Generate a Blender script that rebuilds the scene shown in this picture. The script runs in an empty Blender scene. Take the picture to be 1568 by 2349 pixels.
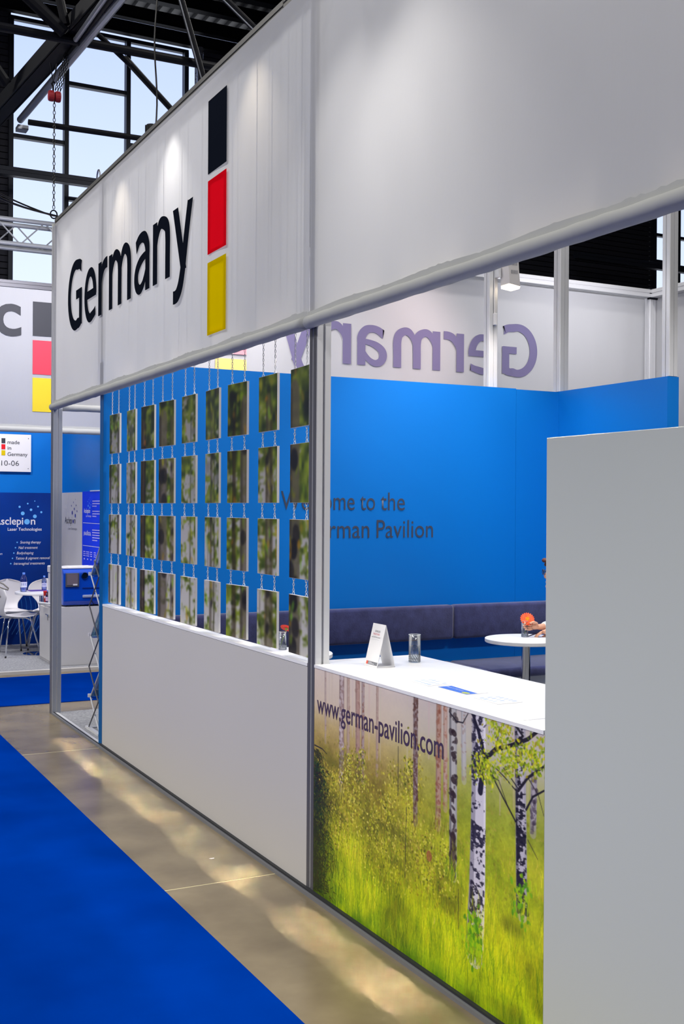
import bpy, bmesh, math, random
import numpy as np
from mathutils import Vector, Matrix

random.seed(7)
S = bpy.context.scene
COL = S.collection
R = math.radians

# ------------------------------------------------------------------ camera
cd = bpy.data.cameras.new('camera')
cam = bpy.data.objects.new('camera', cd)
COL.objects.link(cam)
cd.sensor_fit = 'VERTICAL'
cd.sensor_height = 36.0
cd.lens = 39.785
cd.clip_start, cd.clip_end = 0.05, 200
yaw, pit, rol = 0.476013, -0.003193, 0.0062097
fw = Vector((math.sin(yaw) * math.cos(pit), math.cos(yaw) * math.cos(pit), math.sin(pit)))
rt = Vector((math.cos(yaw), -math.sin(yaw), 0))
up = rt.cross(fw)
r2 = rt * math.cos(rol) + up * math.sin(rol)
u2 = up * math.cos(rol) - rt * math.sin(rol)
cam.matrix_world = Matrix(((r2.x, u2.x, -fw.x, 0), (r2.y, u2.y, -fw.y, 0), (r2.z, u2.z, -fw.z, 1.7), (0, 0, 0, 1)))
S.camera = cam

# ------------------------------------------------------------------ exposure, sky and lamps of the hall
S.view_settings.view_transform = 'Standard'
S.view_settings.look = 'None'
S.view_settings.gamma = 1
S.view_settings.use_curve_mapping = False
S.view_settings.exposure = 0.0

w = bpy.data.worlds.new('sky')
S.world = w
w.use_nodes = True
nt = w.node_tree
bg = nt.nodes['Background']
tc = nt.nodes.new('ShaderNodeTexCoord')
sx = nt.nodes.new('ShaderNodeSeparateXYZ')
cr = nt.nodes.new('ShaderNodeValToRGB')
nt.links.new(tc.outputs['Generated'], sx.inputs[0])
nt.links.new(sx.outputs['Z'], cr.inputs[0])
nt.links.new(cr.outputs[0], bg.inputs[0])
e = cr.color_ramp.elements
e[0].position = 0.0
e[0].color = (0.88, 0.90, 0.96, 1)
e[1].position = 0.45
e[1].color = (0.42, 0.52, 0.88, 1)
k = e.new(0.22)
k.color = (0.66, 0.74, 0.92, 1)
bg.inputs[1].default_value = 1.42


def area(name, loc, size, power, color=(1, 1, 1), rot=(0, 0, 0), spread=180, sizey=None):
    l = bpy.data.lights.new(name, 'AREA')
    l.energy = power
    l.size = size
    if sizey:
        l.shape = 'RECTANGLE'
        l.size_y = sizey
    l.color = color
    l.spread = R(spread)
    o = bpy.data.objects.new(name, l)
    o.location = loc
    o.rotation_euler = rot
    COL.objects.link(o)
    return o


def spot(name, loc, aim, power, cone, color=(1, 1, 1), blend=0.6, radius=0.03):
    l = bpy.data.lights.new(name, 'SPOT')
    l.energy = power
    l.spot_size = R(cone)
    l.spot_blend = blend
    l.shadow_soft_size = radius
    l.color = color
    o = bpy.data.objects.new(name, l)
    o.location = loc
    o.rotation_euler = (Vector(aim) - Vector(loc)).to_track_quat('-Z', 'Y').to_euler()
    COL.objects.link(o)
    return o


WARM = (1.0, 0.86, 0.66)
# high bay lamps under the hall roof
for x, y, p in ((-2.4, 2.0, 300), (-2.6, 8.0, 260), (-3.0, 13.0, 220), (5.4, 5.6, 200), (7.5, 11.0, 200), (5.6, 0.0, 200)):
    area('hall_light', (x, y, 8.9), 0.9, p, (1, 0.97, 0.93))
# spot lamps on arms behind the front fascia, their light goes down past the cloth
LAMPS = ((9.0, 2.37, 10), (7.46, 2.37, 30), (6.42, 2.37, 48), (5.15, 2.37, 26), (4.12, 2.78, 60), (3.62, 2.78, 80), (2.7, 2.37, 10), (1.7, 2.37, 26))
for y, x, p in LAMPS:
    c_ = WARM if y in (7.46, 5.15) else (1, 0.95, 0.88)
    spot('fascia_spot', (x, y, 4.12), (2.24 if x < 2.5 else 2.12, y - 0.03, 2.0), p, 82 if x < 2.5 else 76, c_, 1.0, 0.012 if x < 2.5 else 0.03)
# lamp in the middle of the stand, throws the shadows of chains, posts and lamps on the cloth
spot('cloth_backlight', (4.7, 6.2, 4.25), (2.16, 6.9, 3.2), 105, 84, (1, 0.95, 0.92), 0.8, 0.012)
# narrow area lights added behind the header to put bands of light on the floor
for k, (y, p) in enumerate(((8.0, 14), (7.35, 20), (6.7, 12), (6.2, 20), (5.5, 14), (4.9, 18), (4.1, 26), (3.5, 30), (2.8, 30), (2.1, 24))):
    area('floor_band_light', (2.37, y, 4.08), 0.05, p * (0.085 if y > 4.5 else 0.036), WARM, (0, R(5.3), 0), 6.0, 0.42)
# floods inside the stand that light the blue wall
spot('wall_flood', (3.3, 5.9, 4.1), (4.1, 7.9, 1.7), 120, 96, (1, 0.97, 0.95), 0.8, 0.06)
spot('wall_flood', (5.4, 7.55, 3.62), (5.0, 7.4, 0.8), 60, 110, (1, 0.9, 0.82), 0.7, 0.05)
spot('wall_flood', (4.4, 6.6, 4.0), (6.2, 7.1, 2.3), 46, 70, (1, 0.97, 0.95), 0.5, 0.05)
spot('fascia_flood', (5.6, 7.95, 3.72), (5.4, 9.4, 3.2), 90, 76, (1, 0.78, 0.76), 0.9, 0.05)
spot('fascia_flood', (3.4, 8.2, 4.0), (3.6, 9.4, 3.2), 85, 130, (1, 0.90, 0.92), 0.9, 0.05)
spot('fascia_flood', (7.4, 8.0, 4.0), (7.4, 9.4, 3.2), 80, 130, (0.95, 0.93, 1), 0.9, 0.05)
spot('bench_flood', (5.9, 4.4, 4.1), (4.9, 7.3, 0.3), 190, 80, (1, 0.97, 0.95), 0.8, 0.06)
spot('bench_spot', (4.6, 7.3, 4.2), (4.6, 7.45, 0.4), 230, 70, (1, 0.98, 0.96), 0.9, 0.08)
area('stand_light', (3.6, 8.7, 4.3), 0.5, 25, (1, 0.97, 0.95))
# unseen fill spots added across the aisle to brighten the stand's front
for k in range(9):
    y = -1.2 + 1.45 * k
    spot('aisle_fill', (-2.9, y, 4.1), (1.6, y + 0.2, 0.0), (265, 235)[k % 2], 58, (1, 0.95, 0.88), 0.9, 0.12)
# lamps of the second stand
for x in (1.5, 2.9):
    spot('booth_flood', (x, 12.2, 3.9), (x, 14.0, 0.9), 150, 100, (1, 0.96, 0.95), 0.8, 0.08)
spot('booth_flood', (2.4, 9.9, 4.3), (2.2, 11.9, 3.2), 235, 120, (0.93, 0.91, 1.0), 0.8, 0.1)


# ------------------------------------------------------------------ helpers
def lin(c):
    return tuple((v / 255 / 12.92) if v / 255 <= 0.04045 else ((v / 255 + 0.055) / 1.055) ** 2.4 for v in c)


def mat(name, rgb, rough=0.5, metal=0.0, noise=None, bump=0.0, bscale=60.0, spec=0.5, coat=0.0, trans=0.0, ior=1.45, emit=None, sheen=0.0):
    m = bpy.data.materials.new(name)
    m.use_nodes = True
    n, l = m.node_tree.nodes, m.node_tree.links
    b = n['Principled BSDF']
    c = lin(rgb) + (1,)
    b.inputs['Base Color'].default_value = c
    b.inputs['Roughness'].default_value = rough
    b.inputs['Metallic'].default_value = metal
    b.inputs['Specular IOR Level'].default_value = spec
    b.inputs['Coat Weight'].default_value = coat
    b.inputs['Transmission Weight'].default_value = trans
    b.inputs['Sheen Weight'].default_value = sheen
    b.inputs['IOR'].default_value = ior
    if emit:
        b.inputs['Emission Color'].default_value = lin(emit[0]) + (1,)
        b.inputs['Emission Strength'].default_value = emit[1]
    if noise or bump:
        t = n.new('ShaderNodeTexCoord')
        if noise:
            q = n.new('ShaderNodeTexNoise')
            q.inputs['Scale'].default_value = noise[0]
            q.inputs['Detail'].default_value = 6
            l.new(t.outputs['Object'], q.inputs['Vector'])
            r = n.new('ShaderNodeValToRGB')
            r.color_ramp.elements[0].position = 0.3
            r.color_ramp.elements[1].position = 0.7
            r.color_ramp.elements[0].color = lin(noise[1]) + (1,)
            r.color_ramp.elements[1].color = lin(noise[2]) + (1,)
            l.new(q.outputs[0], r.inputs[0])
            l.new(r.outputs[0], b.inputs['Base Color'])
        if bump:
            q = n.new('ShaderNodeTexNoise')
            q.inputs['Scale'].default_value = bscale
            q.inputs['Detail'].default_value = 3
            l.new(t.outputs['Object'], q.inputs['Vector'])
            k = n.new('ShaderNodeBump')
            k.inputs['Strength'].default_value = bump
            k.inputs['Distance'].default_value = 0.01
            l.new(q.outputs[0], k.inputs['Height'])
            l.new(k.outputs[0], b.inputs['Normal'])
    return m


def cloth(name, rgb, t=0.45):
    """thin banner cloth: part of the light passes through it"""
    m = bpy.data.materials.new(name)
    m.use_nodes = True
    n, l = m.node_tree.nodes, m.node_tree.links
    n.remove(n['Principled BSDF'])
    o = n['Material Output']
    d, tr, mx = n.new('ShaderNodeBsdfDiffuse'), n.new('ShaderNodeBsdfTranslucent'), n.new('ShaderNodeMixShader')
    for q in (d, tr):
        q.inputs['Color'].default_value = lin(rgb) + (1,)
    mx.inputs[0].default_value = t
    tc = n.new('ShaderNodeTexCoord')
    mp = n.new('ShaderNodeMapping')
    mp.inputs['Scale'].default_value = (2.2, 2.2, 0.7)
    no = n.new('ShaderNodeTexNoise')
    no.inputs['Scale'].default_value = 3.0
    no.inputs['Detail'].default_value = 5
    bu = n.new('ShaderNodeBump')
    bu.inputs['Strength'].default_value = 0.35
    bu.inputs['Distance'].default_value = 0.02
    l.new(tc.outputs['Object'], mp.inputs[0])
    l.new(mp.outputs[0], no.inputs['Vector'])
    l.new(no.outputs[0], bu.inputs['Height'])
    l.new(bu.outputs[0], d.inputs['Normal'])
    l.new(d.outputs[0], mx.inputs[1])
    l.new(tr.outputs[0], mx.inputs[2])
    l.new(mx.outputs[0], o.inputs['Surface'])
    return m


def pane_mat(name, tint=(250, 252, 255), gloss=0.02):
    m = bpy.data.materials.new(name)
    m.use_nodes = True
    n, l = m.node_tree.nodes, m.node_tree.links
    n.remove(n['Principled BSDF'])
    t, g, mx = n.new('ShaderNodeBsdfTransparent'), n.new('ShaderNodeBsdfGlossy'), n.new('ShaderNodeMixShader')
    t.inputs[0].default_value = lin(tint) + (1,)
    g.inputs['Roughness'].default_value = 0.03
    f = n.new('ShaderNodeLayerWeight')
    f.inputs[0].default_value = 0.25
    mm = n.new('ShaderNodeMath')
    mm.operation = 'MULTIPLY_ADD'
    mm.inputs[1].default_value = 0.5
    mm.inputs[2].default_value = gloss
    l.new(f.outputs['Fresnel'], mm.inputs[0])
    l.new(mm.outputs[0], mx.inputs[0])
    l.new(t.outputs[0], mx.inputs[1])
    l.new(g.outputs[0], mx.inputs[2])
    l.new(mx.outputs[0], n['Material Output'].inputs['Surface'])
    return m


def attr_mat(name, rough=0.35, spec=0.4):
    """print: colours stored point by point on the printed sheet"""
    m = bpy.data.materials.new(name)
    m.use_nodes = True
    n, l = m.node_tree.nodes, m.node_tree.links
    b = n['Principled BSDF']
    a = n.new('ShaderNodeAttribute')
    a.attribute_name = 'print'
    l.new(a.outputs['Color'], b.inputs['Base Color'])
    b.inputs['Roughness'].default_value = rough
    b.inputs['Specular IOR Level'].default_value = spec
    return m


def root_loc(p):
    v = Vector((0, 0, 0))
    while p is not None:
        v += p.location
        p = p.parent
    return v


def link_mesh(name, me, m, parent=None, local=False, smooth=False):
    """links mesh data (in world metres) as one object under its parent"""
    if m is not None and not me.materials:
        for q in (m if isinstance(m, (list, tuple)) else (m,)):
            me.materials.append(q)
    o = bpy.data.objects.new(name, me)
    COL.objects.link(o)
    if parent is not None:
        o.parent = parent
        if not local:
            me.transform(Matrix.Translation(-root_loc(parent)))
    elif not local and len(me.vertices):
        co = np.empty(len(me.vertices) * 3, np.float32)
        me.vertices.foreach_get('co', co)
        co = co.reshape(-1, 3)
        a, b = co.min(0), co.max(0)
        base = Vector(((a[0] + b[0]) / 2, (a[1] + b[1]) / 2, a[2]))
        me.transform(Matrix.Translation(-base))
        o.location = base
    if smooth:
        me.polygons.foreach_set('use_smooth', np.ones(len(me.polygons), bool))
    return o


def ob(name, bm, m, parent=None, local=False, smooth=False, bevel=0.0):
    me = bpy.data.meshes.new(name)
    bmesh.ops.recalc_face_normals(bm, faces=bm.faces)
    bm.to_mesh(me)
    bm.free()
    o = link_mesh(name, me, m, parent, local, smooth)
    if bevel:
        b = o.modifiers.new('edge', 'BEVEL')
        b.width = bevel
        b.segments = 2
        b.limit_method = 'ANGLE'
    return o


def tag(o, label, cat, group=None):
    o['label'] = label
    o['category'] = cat
    if group:
        o['group'] = group
    return o


def struct(o):
    o['kind'] = 'structure'
    return o


def thing(name, label, cat, loc=(0, 0, 0), group=None, rz=0.0):
    o = bpy.data.objects.new(name, None)
    COL.objects.link(o)
    o.location = loc
    o.rotation_euler = (0, 0, rz)
    o.empty_display_size = 0.1
    return tag(o, label, cat, group)


def B():
    return bmesh.new()


def box(bm, x0, x1, y0, y1, z0, z1, M=None):
    v = [bm.verts.new((x, y, z)) for x in (x0, x1) for y in (y0, y1) for z in (z0, z1)]
    for f in ((0, 1, 3, 2), (4, 6, 7, 5), (0, 4, 5, 1), (2, 3, 7, 6), (0, 2, 6, 4), (1, 5, 7, 3)):
        bm.faces.new([v[i] for i in f])
    if M is not None:
        for q in v:
            q.co = M @ q.co
    return v


def bx(*a):
    bm = B()
    box(bm, *a)
    return bm


def tube(bm, pts, r, n=8, cap=True, closed=False):
    pts = [Vector(p) for p in pts]
    m = len(pts)
    rr = r if isinstance(r, (list, tuple)) else [r] * m
    rings, prev = [], None
    for i, p in enumerate(pts):
        if closed:
            t = pts[(i + 1) % m] - pts[i - 1]
        else:
            t = pts[min(i + 1, m - 1)] - pts[max(i - 1, 0)]
        t.normalize()
        if prev is None:
            a = Vector((0, 0, 1)) if abs(t.z) < 0.9 else Vector((1, 0, 0))
            x = t.cross(a).normalized()
        else:
            x = (prev - t * prev.dot(t)).normalized()
        prev = x
        y = t.cross(x)
        rings.append([bm.verts.new(p + (x * math.cos(2 * math.pi * k / n) + y * math.sin(2 * math.pi * k / n)) * rr[i]) for k in range(n)])
    for i in range(m if closed else m - 1):
        a, b = rings[i], rings[(i + 1) % m]
        for k in range(n):
            bm.faces.new((a[k], a[(k + 1) % n], b[(k + 1) % n], b[k]))
    if cap and not closed:
        bm.faces.new(rings[0][::-1])
        bm.faces.new(rings[-1])


def lathe(bm, prof, n=24, c=(0, 0, 0)):
    """prof: (radius, z) from bottom to top"""
    rings = []
    for r, z in prof:
        if r < 1e-6:
            rings.append([bm.verts.new((c[0], c[1], c[2] + z))])
        else:
            rings.append([bm.verts.new((c[0] + r * math.cos(2 * math.pi * k / n), c[1] + r * math.sin(2 * math.pi * k / n), c[2] + z)) for k in range(n)])
    for a, b in zip(rings, rings[1:]):
        for k in range(n):
            f = [a[k % len(a)], a[(k + 1) % len(a)], b[(k + 1) % len(b)], b[k % len(b)]]
            f = list(dict.fromkeys(f))
            if len(f) > 2:
                bm.faces.new(f)


def prism(bm, pts, d):
    """polygon pts pushed along the vector d"""
    d = Vector(d)
    a = [bm.verts.new(p) for p in pts]
    b = [bm.verts.new(Vector(p) + d) for p in pts]
    bm.faces.new(a[::-1])
    bm.faces.new(b)
    for i in range(len(a)):
        j = (i + 1) % len(a)
        bm.faces.new((a[i], a[j], b[j], b[i]))


def profile(cx, cy, w, slot=0.010, deep=0.008, ch=0.004):
    """slotted square aluminium profile, outline in plan"""
    h, s = w / 2, slot / 2
    side = [(-h + ch, -h), (-s, -h), (-s, -h + deep), (s, -h + deep), (s, -h), (h - ch, -h)]
    out = []
    for k in range(4):
        c_, s_ = math.cos(k * math.pi / 2), math.sin(k * math.pi / 2)
        out += [(cx + x * c_ - y * s_, cy + x * s_ + y * c_) for x, y in side]
    return out


def post(name, cx, cy, w, z0, z1, m, label):
    bm = B()
    prism(bm, [(x, y, z0) for x, y in profile(cx, cy, w)], (0, 0, z1 - z0))
    return tag(ob(name, bm, m), label, 'post')


def beam_y(name, x, z, w, y0, y1, m, label):
    bm = B()
    prism(bm, [(a, y0, b) for a, b in profile(x, z, w)], (0, y1 - y0, 0))
    return tag(ob(name, bm, m), label, 'beam')


def beam_x(name, y, z, w, x0, x1, m, label):
    bm = B()
    prism(bm, [(x0, a, b) for a, b in profile(y, z, w)], (x1 - x0, 0, 0))
    return tag(ob(name, bm, m), label, 'beam')


_txt = {}


def text_mesh(body, bold=0.0, space=1.0):
    key = (body, bold, space)
    if key not in _txt:
        c = bpy.data.curves.new('lettering', 'FONT')
        c.body = body
        c.size = 1
        c.offset = bold
        c.space_character = space
        c.resolution_u = 5
        o = bpy.data.objects.new('lettering', c)
        COL.objects.link(o)
        bpy.context.view_layer.update()
        dg = bpy.context.evaluated_depsgraph_get()
        me = bpy.data.meshes.new_from_object(o.evaluated_get(dg))
        bpy.data.objects.remove(o)
        bpy.data.curves.remove(c)
        me.materials.clear()
        co = np.empty(len(me.vertices) * 3)
        me.vertices.foreach_get('co', co)
        _txt[key] = (me, co.reshape(-1, 3))
    return _txt[key]


CAP = None


def text(name, body, o, u, v, x0, x1, base, cap, m, parent, bold=0.0, shear=0.0, space=1.0, right=False):
    """flat lettering. o: origin of its plane, u/v: reading and up direction, x0..x1: extent along u,
    base: baseline along v, cap: height of a capital"""
    global CAP
    if CAP is None:
        CAP = text_mesh('H')[1][:, 1].max()
    me, co = text_mesh(body, bold, space)
    me = me.copy()
    s = cap / CAP
    a, b = co[:, 0].min(), co[:, 0].max()
    if x1 is None:
        sxx = s
    elif x0 is None:
        sxx = s
        x0 = x1 - (b - a) * s
    else:
        sxx = (x1 - x0) / (b - a)
    X = x0 + (co[:, 0] - a) * sxx + shear * co[:, 1] * s
    Y = base + co[:, 1] * s
    o, u, v = np.array(o, float), np.array(u, float), np.array(v, float)
    P = o + X[:, None] * u + Y[:, None] * v
    me.vertices.foreach_set('co', P.ravel().astype(np.float32))
    me.update()
    return link_mesh(name, me, m, parent)


def quad(name, o, u, v, x0, x1, y0, y1, m, parent, t=0.0):
    o, u, v = Vector(o), Vector(u), Vector(v)
    bm = B()
    bm.faces.new([bm.verts.new(o + u * x + v * y) for x, y in ((x0, y0), (x1, y0), (x1, y1), (x0, y1))])
    return ob(name, bm, m, parent)


def disc(bm, o, u, v, x, y, r, n=20, ry=None):
    o, u, v = Vector(o), Vector(u), Vector(v)
    bm.faces.new([bm.verts.new(o + u * (x + r * math.cos(2 * math.pi * k / n)) + v * (y + (ry or r) * math.sin(2 * math.pi * k / n))) for k in range(n)])


UX, UY, UZ = Vector((1, 0, 0)), Vector((0, 1, 0)), Vector((0, 0, 1))


def copy_tree(o, parent=None):
    c = o.copy()
    COL.objects.link(c)
    if parent is not None:
        c.parent = parent
    for ch in list(o.children):
        copy_tree(ch, c)
    return c


def grid_print(name, img, o, u, v, wd, ht, m, parent):
    """printed sheet: img rows run from the top down, one colour per point"""
    H, W = img.shape[:2]
    uu, vv = np.meshgrid(np.linspace(0, wd, W), np.linspace(ht, 0, H))
    P = np.array(o, float) + uu[..., None] * np.array(u, float) + vv[..., None] * np.array(v, float)
    idx = np.arange(H * W).reshape(H, W)
    f = np.stack([idx[1:, :-1], idx[1:, 1:], idx[:-1, 1:], idx[:-1, :-1]], -1).reshape(-1, 4)
    me = bpy.data.meshes.new(name)
    me.vertices.add(H * W)
    me.vertices.foreach_set('co', P.reshape(-1).astype(np.float32))
    me.loops.add(f.size)
    me.loops.foreach_set('vertex_index', f.ravel().astype(np.int32))
    me.polygons.add(len(f))
    me.polygons.foreach_set('loop_start', np.arange(0, f.size, 4, dtype=np.int32))
    me.polygons.foreach_set('loop_total', np.full(len(f), 4, np.int32))
    me.update()
    at = me.color_attributes.new('print', 'FLOAT_COLOR', 'POINT')
    c = img.reshape(-1, 3) / 255.0
    c = np.where(c <= 0.04045, c / 12.92, ((c + 0.055) / 1.055) ** 2.4)
    at.data.foreach_set('color', np.concatenate([c, np.ones((len(c), 1))], 1).ravel().astype(np.float32))
    return link_mesh(name, me, m, parent)


def strip(bm, P, pts, wd, flat=()):
    """ribbon along pts (letter plane), width per point; flat: {index: direction} sets how an end is cut"""
    n, prev = len(pts), None
    wd = wd if isinstance(wd, (list, tuple)) else [wd] * n
    for i, (x, y) in enumerate(pts):
        a, b = pts[max(i - 1, 0)], pts[min(i + 1, n - 1)]
        tx, ty = b[0] - a[0], b[1] - a[1]
        l = math.hypot(tx, ty)
        ox, oy = -ty / l, tx / l
        if i in dict(flat):
            fx, fy = dict(flat)[i]
            k = 1 / max(.3, abs(fx * ox + fy * oy))
            sg_ = 1 if fx * ox + fy * oy > 0 else -1
            ox, oy = fx * k * sg_, fy * k * sg_
        h = wd[i] / 2 * 1.09
        q = (bm.verts.new(P(x + ox * h, y + oy * h)), bm.verts.new(P(x - ox * h, y - oy * h)))
        if prev:
            bm.faces.new((prev[0], prev[1], q[1], q[0]))
        prev = q


def curve_pts(pts, n=8):
    """smooth curve through the given points (x, y, width)"""
    out = []
    m = len(pts)
    for i in range(m - 1):
        p0, p1, p2, p3 = (np.array(pts[max(i - 1, 0)]), np.array(pts[i]), np.array(pts[i + 1]), np.array(pts[min(i + 2, m - 1)]))
        for k in range(n):
            t = k / n
            out.append(.5 * ((2 * p1) + (-p0 + p2) * t + (2 * p0 - 5 * p1 + 4 * p2 - p3) * t * t + (-p0 + 3 * p1 - 3 * p2 + p3) * t ** 3))
    out.append(np.array(pts[-1]))
    return [(float(q[0]), float(q[1])) for q in out], [float(q[2]) for q in out]


HX, VY = (1, 0), (0, 1)


def glyph(ch):
    """strokes of one bold humanist letter in metres, baseline at 0, x-height .38"""
    def arch(x0, x1):
        return ([(x0 + .066, .225, .030), (x0 + .082, .285, .05), (x0 + .122, .338, .066), (x0 + .172, .352, .068), (x1 - .024, .318, .078), (x1, .25, .082), (x1, .12, .08), (x1, 0, .08)], [(-1, HX)])
    st = lambda x, y0, y1, w_=.080: ([(x, y0, w_), (x, (y0 + y1) / 2, w_), (x, y1, w_)], [(0, HX), (-1, HX)])
    if ch == 'r':
        return [st(.04, 0, .376), ([(.066, .215, .03), (.085, .275, .055), (.125, .326, .07), (.175, .346, .072), (.232, .348, .072)], [(-1, VY)])]
    if ch == 'n':
        return [st(.04, 0, .376), arch(0, .281)]
    if ch == 'm':
        return [st(.04, 0, .376), arch(0, .261), arch(.221, .480)]
    if ch == 'e':
        el = [(.165 + .126 * math.cos(t), .19 + .167 * math.sin(t), .060 + .018 * abs(math.cos(t))) for t in np.radians(np.arange(-4, 300, 16))]
        return [(el + [(.262, .043, .058), (.305, .058, .058)], [(-1, VY)]), ([(.05, .196, .056), (.18, .196, .056), (.3285, .196, .056)], [(0, VY), (-1, VY)])]
    if ch == 'a':
        return [([(.046, .306, .070), (.10, .338, .064), (.165, .348, .064), (.228, .330, .074), (.272, .272, .082), (.276, .20, .080), (.276, .1, .080), (.276, 0, .080)], [(0, VY), (-1, HX)]),
                ([(.265, .226, .044), (.19, .216, .05), (.115, .192, .062), (.058, .150, .072), (.042, .098, .078), (.064, .048, .070), (.118, .024, .058), (.175, .040, .052), (.222, .080, .046), (.262, .135, .040)], [])]
    if ch == 'y':
        return [([(.042, .376, .080), (.115, .188, .080), (.188, .0, .080)], [(0, HX), (1, HX), (2, HX)]),
                ([(.298, .376, .078), (.25, .24, .078), (.205, .10, .078), (.170, -.01, .080), (.132, -.085, .082), (.088, -.126, .078), (.045, -.138, .072), (.006, -.136, .070)], [(0, HX), (-1, VY)])]
    if ch == 'G':
        el = [(.245 + .203 * math.cos(t), .258 + .231 * math.sin(t), .068 + .018 * abs(math.cos(t))) for t in np.radians(np.arange(76, 290, 15))]
        return [([(.408, .452, .074), (.36, .474, .070)] + el + [(.33, .033, .070), (.385, .05, .076)], [(0, VY)]),
                ([(.386, .016, .080), (.386, .15, .080), (.386, .288, .080)], [(0, HX), (-1, HX)]), ([(.252, .256, .064), (.33, .256, .064), (.42, .256, .064)], [(0, VY), (-1, VY)])]


def big_word(name, o, u, v, x0, base, m, parent, side=1):
    o, u, v = Vector(o), Vector(u), Vector(v)
    out = u.cross(v) * side * .0005
    for ch, dx in zip('Germany', (0, .501, .889, 1.164, 1.757, 2.146, 2.523)):
        bm = B()
        for q_, (pts, flat) in enumerate(glyph(ch)):
            p, wd_ = curve_pts(pts) if len(pts) > 3 else ([(q[0], q[1]) for q in pts], [q[2] for q in pts])
            strip(bm, lambda a, b: o + out * q_ + u * (x0 + dx + a) + v * (base + b), p, wd_, [((k if k >= 0 else len(p) - 1), d) for k, d in flat])
        ob(name, bm, m, parent)


# ------------------------------------------------------------------ materials
ALUS = mat('mid_silver_aluminium', (158, 162, 170), 0.4, 0.2)  # lattice truss, and the far post's side with its light put in
ALU = mat('brushed_aluminium', (212, 213, 216), 0.38, 0.12, bump=0.02, bscale=200)
ALU_LIT = mat('lit_post_aluminium', (240, 241, 243), 0.35, 0.0)  # lit side of the near post put into the colour
ALUD = mat('shaded_grey_aluminium', (92, 92, 98), 0.45, 0.2)
BEAMG = mat('grey_beam_coating', (120, 119, 114), 0.5, 0.1)
RAILG = mat('grey_rail', (124, 126, 132), 0.45, 0.2)
DARKSLOT = mat('dark_slot', (40, 42, 46), 0.6)
CLOTH = cloth('white_banner_cloth', (226, 227, 230), 0.42)
CLOTHH = cloth('white_hem_cloth', (206, 208, 206), 0.1)
INK = mat('black_ink', (13, 20, 34), 0.9, spec=0.04)
INKR = mat('red_ink', (222, 28, 40), 0.6, spec=0.2)
INKY = mat('yellow_ink', (214, 186, 0), 0.6, spec=0.2)
THRU = mat('ink_showing_through', (122, 116, 152), 0.8, spec=0.1)
THRUR = mat('red_ink_showing_through', (240, 160, 170), 0.8, spec=0.1)
THRUY = mat('yellow_ink_showing_through', (238, 214, 128), 0.8, spec=0.1)
BLUE = mat('blue_wall_foil', (0, 112, 202), 0.45, spec=0.3, bump=0.01, bscale=300)
WALLW = mat('white_laminate', (208, 206, 204), 0.4, spec=0.4, bump=0.008, bscale=250)
GREYP = mat('grey_laminate', (196, 202, 200), 0.45, spec=0.3)
TOPW = mat('white_counter_laminate', (240, 241, 244), 0.3, spec=0.4)
CONC = mat('polished_concrete', (130, 117, 94), 0.2, noise=(2.6, (112, 100, 80), (142, 129, 104)), bump=0.03, bscale=30, spec=0.45)
JOINT = mat('joint_filler', (214, 204, 164), 0.7)
CARPB = mat('blue_carpet', (0, 52, 152), 1.0, noise=(1.7, (0, 47, 142), (0, 56, 160)), bump=0.25, bscale=420, spec=0.0)
CARPG = mat('grey_carpet', (150, 152, 158), 0.95, noise=(60, (130, 132, 138), (168, 170, 176)), bump=0.4, bscale=300, spec=0.1)
DARK = mat('black_painted_steel', (9, 11, 20), 0.55, 0.0, spec=0.25)
DARKC = mat('black_cladding', (42, 43, 53), 0.6, spec=0.3)
DECK = mat('dark_roof_deck', (44, 46, 52), 0.5, 0.4)
MULL = mat('dark_window_profile', (40, 44, 56), 0.45, 0.3)
GALV = mat('galvanised_steel', (170, 174, 184), 0.35, 0.8)
CHAINM = mat('bright_chain_steel', (214, 216, 220), 0.4, 0.25)
CHROME = mat('chrome', (220, 222, 226), 0.08, 1.0)
PANE = pane_mat('window_glass')
VELVET = mat('navy_velvet', (46, 50, 92), 0.85, noise=(14, (36, 40, 80), (54, 58, 104)), bump=0.15, bscale=90, spec=0.1, sheen=0.55)
WHITE = mat('white_plastic', (232, 230, 232), 0.35)
PAPER = mat('white_paper', (240, 240, 243), 0.6)
GLASS = pane_mat('clear_glass', (252, 254, 255), 0.07)
RIM_GLINT = mat('bright_rim_glint', (226, 232, 238), 0.15)  # opaque pale tone, the glint of the glass edge as colour
GLASSC = pane_mat('cut_glass', (250, 252, 255), 0.3)
WATER = pane_mat('water', (248, 252, 255), 0.04)
NAVY = mat('navy_poster', (0, 52, 140), 0.5, noise=(0.9, (0, 42, 122), (0, 62, 160)), spec=0.25)
SCREEN = mat('bright_blue_poster', (30, 64, 240), 0.5, spec=0.2)
LBLUE = mat('light_blue_ink', (110, 190, 255), 0.6)
WINK = mat('white_ink', (236, 236, 242), 0.6)
GINK = mat('grey_ink', (120, 122, 130), 0.6)
DINK = mat('dark_grey_ink', (52, 54, 62), 0.6)
BLINK = mat('dark_blue_ink', (10, 30, 150), 0.6)
PURP = mat('purple_ink', (70, 52, 84), 0.6)
WELC = mat('charcoal_lettering', (54, 62, 84), 0.6)
BLK = mat('black_plastic', (18, 18, 20), 0.4)
RED = mat('red_paper', (214, 40, 30), 0.5)
HOISTR = mat('red_hoist_paint', (170, 38, 48), 0.5)
MBLUE = mat('blue_device_shell', (0, 70, 190), 0.3, coat=0.3)
GREEN = mat('flower_stem', (120, 150, 50), 0.6)
PETAL = mat('orange_petal', (244, 84, 30), 0.6, noise=(40, (236, 66, 28), (250, 104, 40)))
PETALR = mat('red_petal', (232, 52, 40), 0.6, noise=(40, (216, 36, 34), (244, 84, 60)))
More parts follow.
